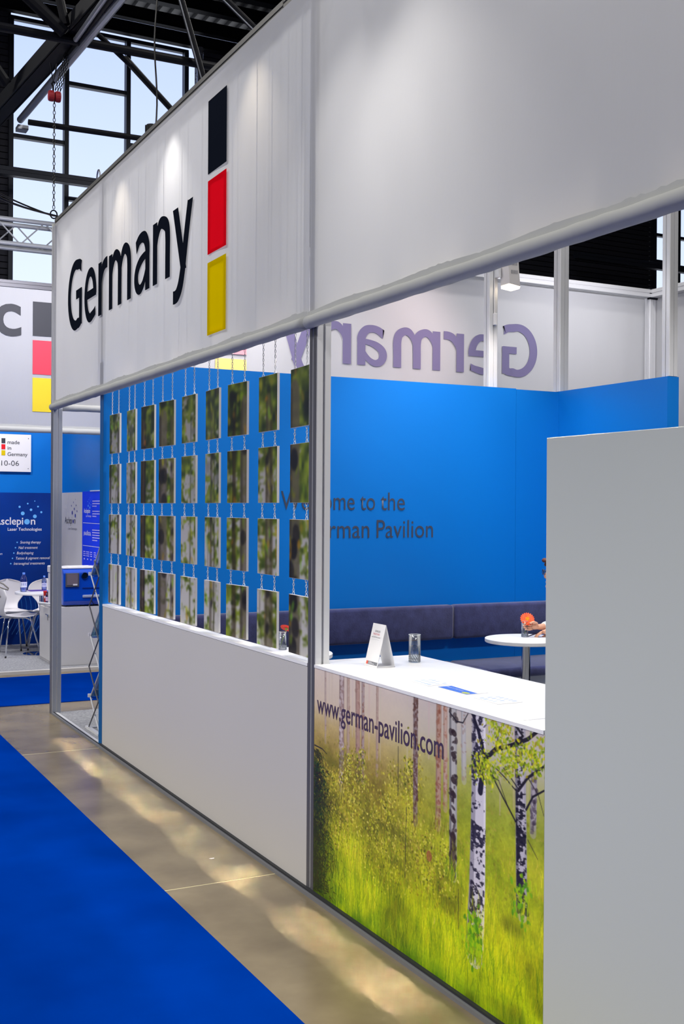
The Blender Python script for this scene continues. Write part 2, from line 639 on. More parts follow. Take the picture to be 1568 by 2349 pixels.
DISC = mat('flower_centre', (236, 160, 20), 0.8)
DISCR = mat('pale_flower_centre', (216, 180, 90), 0.8)
PRINT = attr_mat('forest_print')
PRINTM = attr_mat('matt_picture_print', 0.5, 0.3)

# ================================================================== THE HALL
fl = struct(ob('floor', bx(-7, 22, -9, 18.2, -0.06, -0.0008), JOINT))
ys = (-9, -4.37, -1.31, 1.75, 4.81, 7.87, 10.93, 13.99, 18.2)
for a, b in zip(ys, ys[1:]):
    ob('slab', bx(-7, 22, a + 0.005, b - 0.005, -0.05, 0.0), CONC, fl)

# end wall of the hall at Y = 18: dark cladding boards, two glazed bays
WY = 18.0
HW = struct(ob('wall_back', bx(-6, 22, WY + 0.12, WY + 0.2, 0, 4.6), DARKC))
struct(ob('wall_backing', bx(6.5, 16.5, WY + 0.1, WY + 0.12, 4.6, 9.4), DARKC))
struct(ob('wall_backing', bx(-6, 3.46, WY + 0.1, WY + 0.12, 4.6, 9.4), DARKC))
bd = None
for x0, x1, zz in ((6.5, 16.54, 4.6), (0.5, 3.46, 4.6)):
    z = zz
    first = None
    while z < 9.3:
        if first is None:
            bm = B()
            prism(bm, [(x0, WY + 0.1, 0), (x0, WY + 0.05, 0.004), (x0, WY + 0.035, 0.085), (x0, WY + 0.1, 0.09)], (x1 - x0, 0, 0))
            first = ob('cladding_board', bm, DARKC, HW)
            c = first
        else:
            c = first.copy()
            COL.objects.link(c)
        c.location = (0, 0, z)
        z += 0.1


def window(name, x0, x1, z0, z1, vx, hz):
    """glazed bay in the end wall: profiles with depth and one pane per field"""
    wd = struct(ob(name, bx(x0 - 0.05, x1 + 0.05, WY + 0.02, WY + 0.1, z0 - 0.06, z0), MULL))
    ob('head_profile', bx(x0 - 0.05, x1 + 0.05, WY + 0.02, WY + 0.1, z1, z1 + 0.06), MULL, wd)
    xs = [x0] + list(vx) + [x1]
    for q in xs:
        ob('mullion', bx(q - 0.035, q + 0.035, WY - 0.03, WY + 0.1, z0, z1), MULL, wd)
    for i, (a, b) in enumerate(zip(xs, xs[1:])):
        lv = sorted([z0] + [h for h in hz[i]] + [z1])
        for h in hz[i]:
            ob('transom', bx(a + 0.035, b - 0.035, WY - 0.01, WY + 0.09, h - 0.03, h + 0.03), MULL, wd)
        for c, d in zip(lv, lv[1:]):
            g = B()
            box(g, a + 0.035, b - 0.035, WY + 0.045, WY + 0.053, c, d)
            ob('pane', g, PANE, wd)


window('window_1', 3.46, 6.31, 4.7, 9.28, (4.32, 5.32), ((5.72, 7.47, 9.14), (6.60, 8.43, 9.14), (7.6, 9.14)))
window('window_2', 16.56, 19.6, 4.7, 9.28, (17.22, 18.4), ((5.55, 6.9, 7.45), (5.55, 6.45, 7.45, 8.4), (5.55, 7.45)))
beam_x('window_rail', WY - 0.6, 6.72, 0.13, 3.0, 5.9, MULL, 'brown steel rail running behind the chain hoist across the tall windows')
beam_x('window_rail', WY - 0.6, 6.62, 0.13, 14.0, 20.0, MULL, 'dark steel rail across the windows above the far end of the stand')

# roof deck and purlins
RZ = 9.75
rf = struct(ob('ceiling', bx(-7, 22, -9, WY + 0.4, RZ + 0.1, RZ + 0.16), DECK))
HALLW = mat('hall_wall_paint', (120, 122, 128), 0.8)
struct(ob('wall_left', bx(-7.2, -7.0, -9, WY + 0.2, 0, RZ + 0.1), HALLW))
struct(ob('wall_right', bx(22.0, 22.2, -9, WY + 0.2, 0, RZ + 0.1), HALLW))
struct(ob('wall_front', bx(-7, 22, -9.2, -9.0, 0, RZ + 0.1), HALLW))
rib = None
for i in range(44):
    x = 1.6 + i * 0.2
    if rib is None:
        bm = B()
        prism(bm, [(-0.05, 13, 0), (-0.03, 13, -0.06), (0.03, 13, -0.06), (0.05, 13, 0)], (0, 5.3, 0))
        rib = ob('deck_rib', bm, DECK, rf)
        c = rib
    else:
        c = rib.copy()
        COL.objects.link(c)
    c.location = (x, 0, RZ + 0.1)
for i, (y, zz, ww) in enumerate(((16.1, 9.55, 0.16), (16.8, 9.55, 0.14), (17.45, 9.5, 0.12), (17.8, 9.4, 0.12))):
    bm = B()
    box(bm, -4, 16, y - ww / 2, y + ww / 2, zz - 0.1, zz - 0.085)
    box(bm, -4, 16, y - ww / 2, y + ww / 2, zz + 0.085, zz + 0.1)
    box(bm, -4, 16, y - 0.008, y + 0.008, zz - 0.085, zz + 0.085)
    tag(ob('purlin', bm, DARK), ('dark steel purlin under the roof, nearest to the camera', 'dark steel purlin under the roof, second from the camera', 'dark steel purlin under the roof, third from the camera', 'dark steel purlin right above the window heads')[i], 'beam', 'roof purlins')

# long roof truss that runs above the front of the stand
tr = thing('roof_truss', 'heavy dark steel roof truss crossing the tall windows at top of picture', 'truss', (2.1, 9.8, 5.2))


def seg(name, a, b, r, m, par, n=10):
    bm = B()
    tube(bm, [a, b], r, n)
    return ob(name, bm, m, par, smooth=False)


def obeam(name, a, b, w_, h_, m, par):
    """rectangular bar from a to b"""
    a, b = Vector(a), Vector(b)
    d = (b - a).normalized()
    x = d.cross(UZ).normalized()
    y = x.cross(d)
    bm = B()
    prism(bm, [a + x * w_ / 2 + y * h_ / 2, a - x * w_ / 2 + y * h_ / 2, a - x * w_ / 2 - y * h_ / 2, a + x * w_ / 2 - y * h_ / 2], b - a)
    return ob(name, bm, m, par)


dA = Vector((2.29 - 2.04, 8.25 - 11.14, 0)).normalized()
a0 = Vector((2.04, 11.14, 5.45))
a0, a1 = Vector((2.075, 11.385, 5.56)), Vector((2.28, 8.66, 5.56))
dA = (a1 - a0).normalized()
obeam('main_chord', a0 - dA * 3, a0 + dA * 5.4, 0.13, 0.15, DARK, tr)
for sd in (-1, 1):
    sv = Vector((dA.y, -dA.x, 0)) * .068 * sd
    obeam('chord_flange', a0 - dA * 3 + sv + Vector((0, 0, -0.06)), a0 + dA * 5.4 + sv + Vector((0, 0, -0.06)), 0.02, 0.03, DARK, tr)
seg('lower_tube', (2.232, 11.15, 5.43), (2.352, 8.16, 5.43), 0.034, GALV, tr, 14)
seg('lower_tube', (2.352, 8.16, 5.43), (2.40, 7.0, 5.43), 0.034, GALV, tr, 14)
seg('side_tube', (2.237, 9.03, 5.43), (2.25, 7.4, 5.43), 0.02, GALV, tr, 12)
seg('side_tube', (2.29, 9.5, 5.46), (2.31, 7.4, 5.46), 0.028, DARK, tr, 12)
seg('web_bar', (1.80, 9.05, 5.75), (2.14, 9.0, 5.46), 0.05, DARK, tr)
seg('web_bar', (2.08, 9.0, 5.80), (2.15, 9.0, 5.52), 0.035, DARK, tr)
seg('web_bar', (1.2, 10.4, 6.5), (2.0, 10.6, 5.55), 0.05, DARK, tr)
seg('cross_tube', (2.277, 11.0, 5.371), (3.6, 11.0, 5.39), 0.028, DARK, tr, 12)
seg('cross_tube', (1.0, 9.1, 5.44), (4.6, 9.1, 5.47), 0.036, DARK, tr, 12)
seg('brace_bar', (2.42, 9.1, 5.55), (2.72, 9.15, 5.36), 0.022, DARK, tr)
seg('brace_bar', (2.70, 9.2, 5.42), (3.45, 10.2, 5.42), 0.028, DARK, tr)
bm = B()
box(bm, 2.20, 2.30, 11.10, 11.22, 5.33, 5.37)
ob('tube_foot', bm, GALV, tr)
t2 = thing('roof_strut', 'thin dark diagonal roof strut beside the hanging black cable', 'strut', (3.2, 9, 5.2))
seg('strut_bar', (3.05, 9.0, 6.1), (3.36, 9.0, 5.13), 0.028, DARK, t2)
seg('strut_lit_edge', (3.025, 8.985, 6.1), (3.335, 8.985, 5.13), 0.006, GALV, t2)  # lit edge of the strut drawn as a thin pale bar
t2 = thing('roof_strut', 'dark diagonal roof strut above the banner top, next to the flag blocks', 'strut', (3.6, 9, 5.6))
seg('strut_bar', (3.38, 9.0, 6.09), (3.9, 9.0, 5.72), 0.03, DARK, t2)
seg('strut_lit_edge', (3.365, 8.985, 6.07), (3.885, 8.985, 5.70), 0.006, GALV, t2)  # pale bar stands for the lit edge here too
bm = B()
lathe(bm, [(0.055, 0), (0.055, 2.2)], 16, (6.46, 17.75, 7.1))
for q in range(12):
    tube(bm, [(6.46 + 0.058 * math.cos(t * math.pi / 6), 17.75 + 0.058 * math.sin(t * math.pi / 6), 7.15 + q * 0.18 + t * 0.007) for t in range(13)], 0.006, 4)
tag(ob('ventilation_duct', bm, GALV), 'silver spiral air duct standing at the right edge of the tall windows', 'duct')
bm = B()
lathe(bm, [(0, 0), (0.1, 0), (0.105, 0.02), (0.1, 0.05), (0.03, 0.07), (0.03, 0.2)], 20, (9.55, 14.0, 6.38))
hl = ob('ceiling_lamp', bm, mat('lamp_housing', (60, 60, 64), 0.5))
tag(hl, 'round glowing hall lamp just below the banner hem at right edge', 'lamp')
bm = B()
lathe(bm, [(0, -0.004), (0.097, -0.004), (0.097, 0)], 20, (9.55, 14.0, 6.38))
ob('lens', bm, mat('lamp_lens', (255, 255, 255), 0.5, emit=((255, 250, 240), 6)), hl)
tag(ob('lamp_cable', (lambda b: (tube(b, [(9.55, 14, 6.57), (9.55, 14, 9.8)], 0.008, 6), b)[1])(B()), BLK), 'black cord carrying the round hall lamp', 'cable')

# aluminium lattice truss at the left edge
lt = thing('lattice_truss', 'silver lattice truss reaching behind the left end of the big banner', 'truss', (1.6, 13, 4.6))
for yy in (13.0, 13.25):
    for zz in (4.65, 4.92):
        seg('chord_tube', (-1.0, yy, zz), (3.4, yy, zz), 0.026, ALUS, lt, 12)
for i in range(16):
    x = -0.9 + i * 0.27
    a, b = (4.65, 4.92) if i % 2 else (4.92, 4.65)
    seg('lacing_bar', (x, 13.0, a), (x + 0.27, 13.0, b), 0.009, ALUS, lt, 6)
    seg('lacing_bar', (x, 13.25, b), (x + 0.27, 13.25, a), 0.009, ALUS, lt, 6)

# chain hoist above the corner of the stand
ho = thing('chain_hoist', 'red manual chain hoist hanging from the roof truss above the banner corner', 'hoist', (2.16, 9.42, 5.05))
for dx in (-0.028, 0.026):
    bm = B()
    lathe(bm, [(0, 0), (0.03, 0.0), (0.034, 0.012), (0.034, 0.035), (0.03, 0.045), (0, 0.045)], 16)
    Mx = Matrix.Translation((2.16 + dx - 0.02, 9.42, 5.09)) @ Matrix.Rotation(R(90), 4, 'Y')
    for q in bm.verts:
        q.co = Mx @ q.co
    for q in bm.verts:
        q.co.z = 5.09 + (q.co.z - 5.09) * 1.35
    ob('hoist_housing', bm, HOISTR, ho)
bm = B()
tube(bm, [(2.15, 9.42, 5.12), (2.15, 9.42, 5.17), (2.138, 9.42, 5.19), (2.15, 9.42, 5.21), (2.165, 9.42, 5.20)], 0.008, 8)
tube(bm, [(2.125, 9.42, 5.36), (2.15, 9.42, 5.2), (2.18, 9.42, 5.36)], 0.007, 8)
ob('hook', bm, DARK, ho)


def chain_mesh(name, L, pitch=0.012, wr=0.0011, lw=0.0034, n=6):
    """a hanging chain of length L, made of crossed oval links, top at z=0"""
    bm = B()
    k = max(1, int(L / pitch))
    p = L / k
    for i in range(k):
        zc = -(i + 0.5) * p
        pts = []
        for j in range(6):
            a = 2 * math.pi * j / 6
            w_, h_ = lw * math.cos(a), (p * 0.62) * math.sin(a)
            pts.append((w_ if i % 2 else w_ * 0.5, 0 if i % 2 else w_ * 0.86, zc + h_))
        tube(bm, pts, wr, 4, closed=True)
    me = bpy.data.meshes.new(name)
    bm.to_mesh(me)
    bm.free()
    return me


me = chain_mesh('lifting_chain', 0.9, 0.03, 0.0032, 0.010)
me.materials.append(BLK)
lc = bpy.data.objects.new('lifting_chain', me)
COL.objects.link(lc)
lc.parent = ho
lc.location = Vector((2.16, 9.42, 5.06)) - ho.location
me2 = chain_mesh('slack_chain', 0.34, 0.022, 0.003, 0.008)
me2.materials.append(BLK)
for dx in (0.02, 0.04, 0.06):
    o = bpy.data.objects.new('slack_chain', me2)
    COL.objects.link(o)
    o.parent = ho
    o.rotation_euler = (0, R(14), 0)
    o.location = Vector((2.16 + dx + 0.07, 9.42, 5.47)) - ho.location
bm = B()
tube(bm, [(2.16 + 0.028 * math.cos(t), 9.42, 4.115 + 0.034 * math.sin(t)) for t in np.linspace(0, 2 * math.pi, 13)[:-1]], 0.006, 6, closed=True)
ob('shackle', bm, DARK, ho)
for i, (z0, s) in enumerate(((4.33, 0.10), (4.27, 0.08), (4.30, 0.05))):
    bm = B()
    tube(bm, [(1.2 + (2.14 - 1.2) * t, 9.45 + 0.01 * i, z0 + 0.22 * (1 - t) + (4.12 - z0) * t - s * math.sin(math.pi * t)) for t in np.linspace(0, 1, 14)] + [(2.3, 9.42, 4.09)], 0.007, 6)
    tag(ob('power_cable', bm, BLK), ('black cable sagging to the banner corner, highest of the bundle', 'black cable sagging to the banner corner, lowest of the bundle', 'black cable sagging to the banner corner, middle of the bundle')[i], 'cable', 'cables at the banner corner')

# ================================================================== THE STAND: carpets, rails, posts
tag(ob('aisle_carpet', bx(-3.0, 1.602, -3.0, 10.2 - 1.0, 0.0, 0.006), CARPB), 'wide blue carpet runner along the front of the stand', 'carpet')
tag(ob('cross_carpet', bx(-3.0, 14, 9.83, 11.47, 0.0, 0.006), CARPB), 'blue carpet in the cross aisle before the second stand', 'carpet')
tag(ob('stand_carpet', bx(2.175, 8.5, -1.0, 9.36, 0.0, 0.007), CARPG), 'pale grey carpet on the floor inside the stand', 'carpet')
rail = thing('base_rail', 'flat grey metal floor rail under the front of the stand', 'rail', (2.155, 4.5, 0))
ob('rail_bar', bx(2.140, 2.166, 2.826, 9.30, 0.0, 0.016), RAILG, rail)
ob('rail_lip', bx(2.150, 2.166, 2.826, 7.9, 0.018, 0.026), DARKSLOT, rail)
ob('rail_lip', bx(2.152, 2.160, 7.93, 9.30, 0.016, 0.019), DARKSLOT, rail)
ob('rail_bar', bx(2.166, 2.19, 7.98, 9.30, 0.0, 0.014), ALU, rail)

ZT = 4.06
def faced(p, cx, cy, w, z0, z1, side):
    """plates with shade (front) and light (side) of the post put into their colour"""
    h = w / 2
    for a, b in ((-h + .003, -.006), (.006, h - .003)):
        ob('shaded_front', bx(cx - h - .0012, cx - h, cy + a, cy + b, z0, z1), ALUD, p)  # shade of the aisle face put into the dark colour
        ob('lit_side', bx(cx + a, cx + b, cy - h - .0012, cy - h, z0, z1), side, p)


faced(post('stand_post', 2.2025, 4.488, 0.072, 0.026, 4.0, ALU, 'silver slotted post between the picture wall and the counter'), 2.2025, 4.488, .072, .026, 2.5, ALU_LIT)
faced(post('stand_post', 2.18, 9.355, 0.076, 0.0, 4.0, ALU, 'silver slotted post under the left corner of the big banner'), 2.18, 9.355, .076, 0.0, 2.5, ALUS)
post('stand_post', 2.215, 7.92, 0.07, 2.74, 4.0, ALU, 'silver post on the outer end of the blue wall, behind the banner')
post('stand_post', 5.53, 7.99, 0.086, 0.0, 4.3, ALU, 'slim silver post that carries the floodlight above the blue wall')
post('stand_post', 6.235, 7.935, 0.095, 2.73, 4.7, ALU, 'thick silver post rising at the inner corner of the blue walls')
post('stand_post', 6.232, 6.60, 0.085, 2.73, 4.7, ALU, 'thick silver post rising at the free end of the short blue wall')
post('stand_post', 8.52, 9.32, 0.085, 0.0, 4.0, ALU, 'silver post at the far corner where the inner frames meet')
beam_y('header_beam', 2.203, 4.044, 0.07, 4.84, 9.42, BEAMG, 'grey header beam along the top of the banner with the big word')
beam_y('header_beam', 2.203, 4.056, 0.07, 0.2, 4.835, BEAMG, 'grey header beam along the top of the plain front banner')
beam_x('header_beam', 9.30, 4.02, 0.085, 2.2, 8.48, ALU, 'silver top beam of the far fascia with the mirrored word')
beam_y('header_beam', 8.52, 4.02, 0.085, 1.0, 9.27, ALU, 'silver top beam of the side fascia at the right edge')
bm = B()
box(bm, 8.46, 8.58, 9.26, 9.30, 3.96, 4.08)
tag(ob('corner_bracket', bm, DARK), 'small dark corner bracket joining two silver top beams', 'bracket')


def banner(name, o, u, v, wd, ht, label, m=CLOTH, ripple=0.004, seed=0, holes=(), hem=True, hem_side=1):
    """hanging cloth with soft vertical folds, a round hem at its foot and a ruffled seam allowance above it"""
    rnd = np.random.RandomState(seed)
    nx, nz = int(wd / 0.03) + 2, int(ht / 0.05) + 2
    gx, gz = np.linspace(0, wd, nx), np.linspace(0, ht, nz)
    for h in holes:
        gx, gz = np.append(gx, h[:2]), np.append(gz, h[2:])
    gx, gz = np.unique(gx.round(4)), np.unique(gz.round(4))
    nx, nz = len(gx), len(gz)
    X, Z = np.meshgrid(gx, gz)
    n = np.array(Vector(u).cross(Vector(v)))
    D = np.zeros_like(X)
    for _ in range(14):
        f, p, a, sl = rnd.uniform(4, 26), rnd.uniform(0, 6.3), rnd.uniform(0.2, 1) ** 2, rnd.uniform(-0.25, 0.25)
        c_, s_ = rnd.uniform(0, wd), rnd.uniform(0.3, 1.2)
        D += a * np.sin(f * (X + sl * Z) + p) * np.exp(-((X - c_) / s_) ** 2)
    D *= ripple * np.minimum(1, np.minimum(Z, ht - Z) / 0.25 + 0.15)
    P = np.array(o, float) + X[..., None] * np.array(u) + Z[..., None] * np.array(v) + D[..., None] * n
    idx = np.arange(nx * nz).reshape(nz, nx)
    f = np.stack([idx[:-1, :-1], idx[:-1, 1:], idx[1:, 1:], idx[1:, :-1]], -1).reshape(-1, 4)
    cx_, cz_ = X.ravel()[f].mean(1), Z.ravel()[f].mean(1)
    keep = np.ones(len(f), bool)
    for h in holes:
        keep &= ~((cx_ > h[0]) & (cx_ < h[1]) & (cz_ > h[2]) & (cz_ < h[3]))
    me = bpy.data.meshes.new(name)
    me.from_pydata(P.reshape(-1, 3).tolist(), [], f[keep].tolist())
    b = tag(link_mesh(name, me, m, smooth=True), label, 'banner')
    if hem:
        o_, u_, v_, n_ = Vector(o), Vector(u), Vector(v), Vector(n) * hem_side
        bm = B()
        pts = []
        for k in range(int(wd / 0.06) + 1):
            x = min(k * 0.06, wd)
            pts.append(o_ + u_ * x + n_ * 0.006 + v_ * (0.0 + rnd.uniform(-0.0012, 0.0012)))
        tube(bm, pts, [0.029 + rnd.uniform(-0.0012, 0.0012) for _ in pts], 18)
        ob('hem_roll', bm, CLOTHH, b, smooth=True)
        bm = B()
        prev = None
        k = int(wd / 0.02)
        for i in range(k + 1):
            x = wd * i / k
            top = 0.048 + 0.004 * math.sin(x * 9 + seed) + (rnd.uniform(-0.003, 0.006) if rnd.rand() < 0.3 else 0)
            q = (bm.verts.new(o_ + u_ * x + n_ * (0.012 + ripple * 0.4) + v_ * 0.02), bm.verts.new(o_ + u_ * x + n_ * (0.010 + ripple * 0.4) + v_ * top))
            if prev:
                bm.faces.new((prev[0], q[0], q[1], prev[1]))
            prev = q
        ob('hem_flap', bm, CLOTHH, b)
    return b


XB = 2.160
BLK3 = ((3.497, 3.893), (3.064, 3.461), (2.628, 3.02))
b1 = banner('fascia_banner', (XB, 9.40, 2.52), -UY, UZ, 4.885, 1.505, 'white banner reading Germany with three flag blocks, hung along the front', seed=3, holes=[(9.40 - 5.745, 9.40 - 5.54, a - 2.495, b - 2.545) for a, b in BLK3[1:]])
bm = B()
tube(bm, [(2.162, 9.40, 2.5), (2.162, 9.40, 4.03)], 0.02, 12)
ob('side_hem', bm, CLOTHH, b1, smooth=True)
XL = XB - 0.009
big_word('letter', (XL, 0, 0), -UY, UZ, -8.875, 3.06, INK, b1)
for (z0, z1), m in zip(BLK3, (INK, cloth('red_printed_cloth', (246, 14, 34), .4), cloth('yellow_printed_cloth', (236, 204, 0), .4))):
    quad('flag_block', (XL, 0, 0), -UY, UZ, -5.776, -5.503, z0, z1, m, b1)
b2 = banner('fascia_banner', (XB, 4.512, 2.52), -UY, UZ, 4.3, 1.53, 'plain white banner over the counter, right of the vertical seam', seed=11)
b3 = banner('fascia_banner', (8.53, 9.385, 2.52), -UX, UZ, 6.33, 1.48, 'white far banner seen from behind with the mirrored word', ripple=0.003, seed=5, hem_side=1)
YF = 9.375
big_word('mirrored_letter', (0, YF, 0), -UX, UZ, -7.06, 3.05, THRU, b3, -1)
for z0, z1, m in ((3.497, 3.893, THRU), (3.064, 3.461, THRUR), (2.628, 3.02, THRUY)):
    quad('flag_block', (0, YF, 0), -UX, UZ, -3.865, -3.57, z0, z1, m, b3)
b4 = banner('fascia_banner', (8.57, 1.0, 2.52), UY, UZ, 8.35, 1.48, 'white side banner at the right edge behind the silver corner posts', ripple=0.003, seed=8)

# blue walls
end_ = mat('shaded_blue_end', (0, 86, 150), 0.5, spec=0.2)  # darker blue for the wall end, its shade put into the colour
wb = struct(ob('wall_blue_long', bx(2.165, 5.72, 7.88, 7.965, 0.0, 2.728), BLUE))
ob('end_shade', bx(2.1635, 2.1649, 7.88, 7.965, 0.0, 2.728), end_, wb)
ob('wall_section', bx(5.722, 6.17, 7.88, 7.965, 0.0, 2.722), BLUE, wb)
struct(ob('wall_blue_short', bx(6.17, 6.285, 6.555, 7.88, 0.0, 2.726), BLUE))
struct(ob('wall_blue_return', bx(6.17, 6.285, 7.88, 7.965, 0.0, 2.722), BLUE))
sg = thing('welcome_lettering', 'charcoal letters welcoming visitors on the long blue wall', 'lettering', (4.2, 7.878, 1.45))
for s_, x0, x1, z in (('Welcome', 3.538, 4.173, 1.688), ('to', 4.222, 4.356, 1.688), ('the', 4.405, 4.630, 1.688), ('German', 3.726, 4.306, 1.468), ('Pavilion', 4.372, 4.898, 1.468)):
    text('welcome_word', s_, (0, 7.877, 0), UX, UZ, x0, x1, z, 0.142, WELC, sg, -0.002)

# low white wall under the pictures
lw = struct(ob('wall_low', bx(2.165, 2.235, 4.524, 7.878, 0.026, 0.998), mat('light_grey_laminate', (198, 196, 194), 0.4, spec=0.35, bump=0.008, bscale=250)))
ob('ledge', bx(2.163, 2.238, 4.524, 7.878, 1.0, 1.014), TOPW, lw)
# tall grey panel at the right edge
gp = tag(ob('tall_panel', bx(2.165, 2.205, 1.2, 2.822, 0.0, 1.922), GREYP, bevel=0.002), 'tall plain grey panel standing at the right edge in front of the stand', 'panel')

# ================================================================== PRINTS (drawn stroke by stroke, no image file)
def vnoise(h, w_, cy, cx, rnd):
    g = rnd.rand(cy + 2, cx + 2)
    y, x = np.linspace(0, cy, h), np.linspace(0, cx, w_)
    yi, xi = y.astype(int), x.astype(int)
    fy, fx = (y - yi)[:, None], (x - xi)[None]
    fy, fx = fy * fy * (3 - 2 * fy), fx * fx * (3 - 2 * fx)
    a, b = g[yi][:, xi], g[yi][:, xi + 1]
    c, d = g[yi + 1][:, xi], g[yi + 1][:, xi + 1]
    return (a * (1 - fx) + b * fx) * (1 - fy) + (c * (1 - fx) + d * fx) * fy


class Canvas:
    def __init__(s, h, w_, mh, mw):
        s.h, s.w, s.sy, s.sx = h, w_, h / mh, w_ / mw
        s.im = np.zeros((h, w_, 3))

    def _blend(s, y0, y1, x0, x1, a, c):
        r = s.im[y0:y1, x0:x1]
        r += (np.array(c, float) - r) * a[..., None]

    def seg(s, p, q, w0, w1, c, al=1.0):
        """tapered stroke from p to q in metres (x right, y down)"""
        m = max(w0, w1) / 2 + 1.5 / s.sx
        x0, x1 = int((min(p[0], q[0]) - m) * s.sx), int((max(p[0], q[0]) + m) * s.sx) + 2
        y0, y1 = int((min(p[1], q[1]) - m) * s.sy), int((max(p[1], q[1]) + m) * s.sy) + 2
        x0, y0, x1, y1 = max(x0, 0), max(y0, 0), min(x1, s.w), min(y1, s.h)
        if x1 <= x0 or y1 <= y0:
            return
        X = (np.arange(x0, x1) + .5)[None] / s.sx
        Y = (np.arange(y0, y1) + .5)[:, None] / s.sy
        dx, dy = q[0] - p[0], q[1] - p[1]
        t = np.clip(((X - p[0]) * dx + (Y - p[1]) * dy) / (dx * dx + dy * dy + 1e-12), 0, 1)
        d = np.hypot(X - p[0] - t * dx, Y - p[1] - t * dy)
        wd = (w0 + (w1 - w0) * t) / 2
        s._blend(y0, y1, x0, x1, np.clip((wd - d) * s.sx + 0.5, 0, 1) * al, c)

    def line(s, pts, w0, w1, c, al=1.0):
        n = len(pts) - 1
        for i in range(n):
            s.seg(pts[i], pts[i + 1], w0 + (w1 - w0) * i / n, w0 + (w1 - w0) * (i + 1) / n, c, al)

    def dab(s, x, y, rx, ry, c, al=1.0, rot=0.0):
        m = max(rx, ry) + 1.5 / s.sx
        x0, x1 = max(int((x - m) * s.sx), 0), min(int((x + m) * s.sx) + 2, s.w)
        y0, y1 = max(int((y - m) * s.sy), 0), min(int((y + m) * s.sy) + 2, s.h)
        if x1 <= x0 or y1 <= y0:
            return
        X = (np.arange(x0, x1) + .5)[None] / s.sx - x
        Y = (np.arange(y0, y1) + .5)[:, None] / s.sy - y
        c_, s_ = math.cos(rot), math.sin(rot)
        d = np.hypot((X * c_ + Y * s_) / rx, (Y * c_ - X * s_) / ry)
        s._blend(y0, y1, x0, x1, np.clip((1 - d) * min(rx, ry) * s.sx + 0.5, 0, 1) * al, c)


def vlerp(v, keys):
    ks = [k[0] for k in keys]
    return np.stack([np.interp(v, ks, [k[1][i] for k in keys]) for i in range(3)], -1)


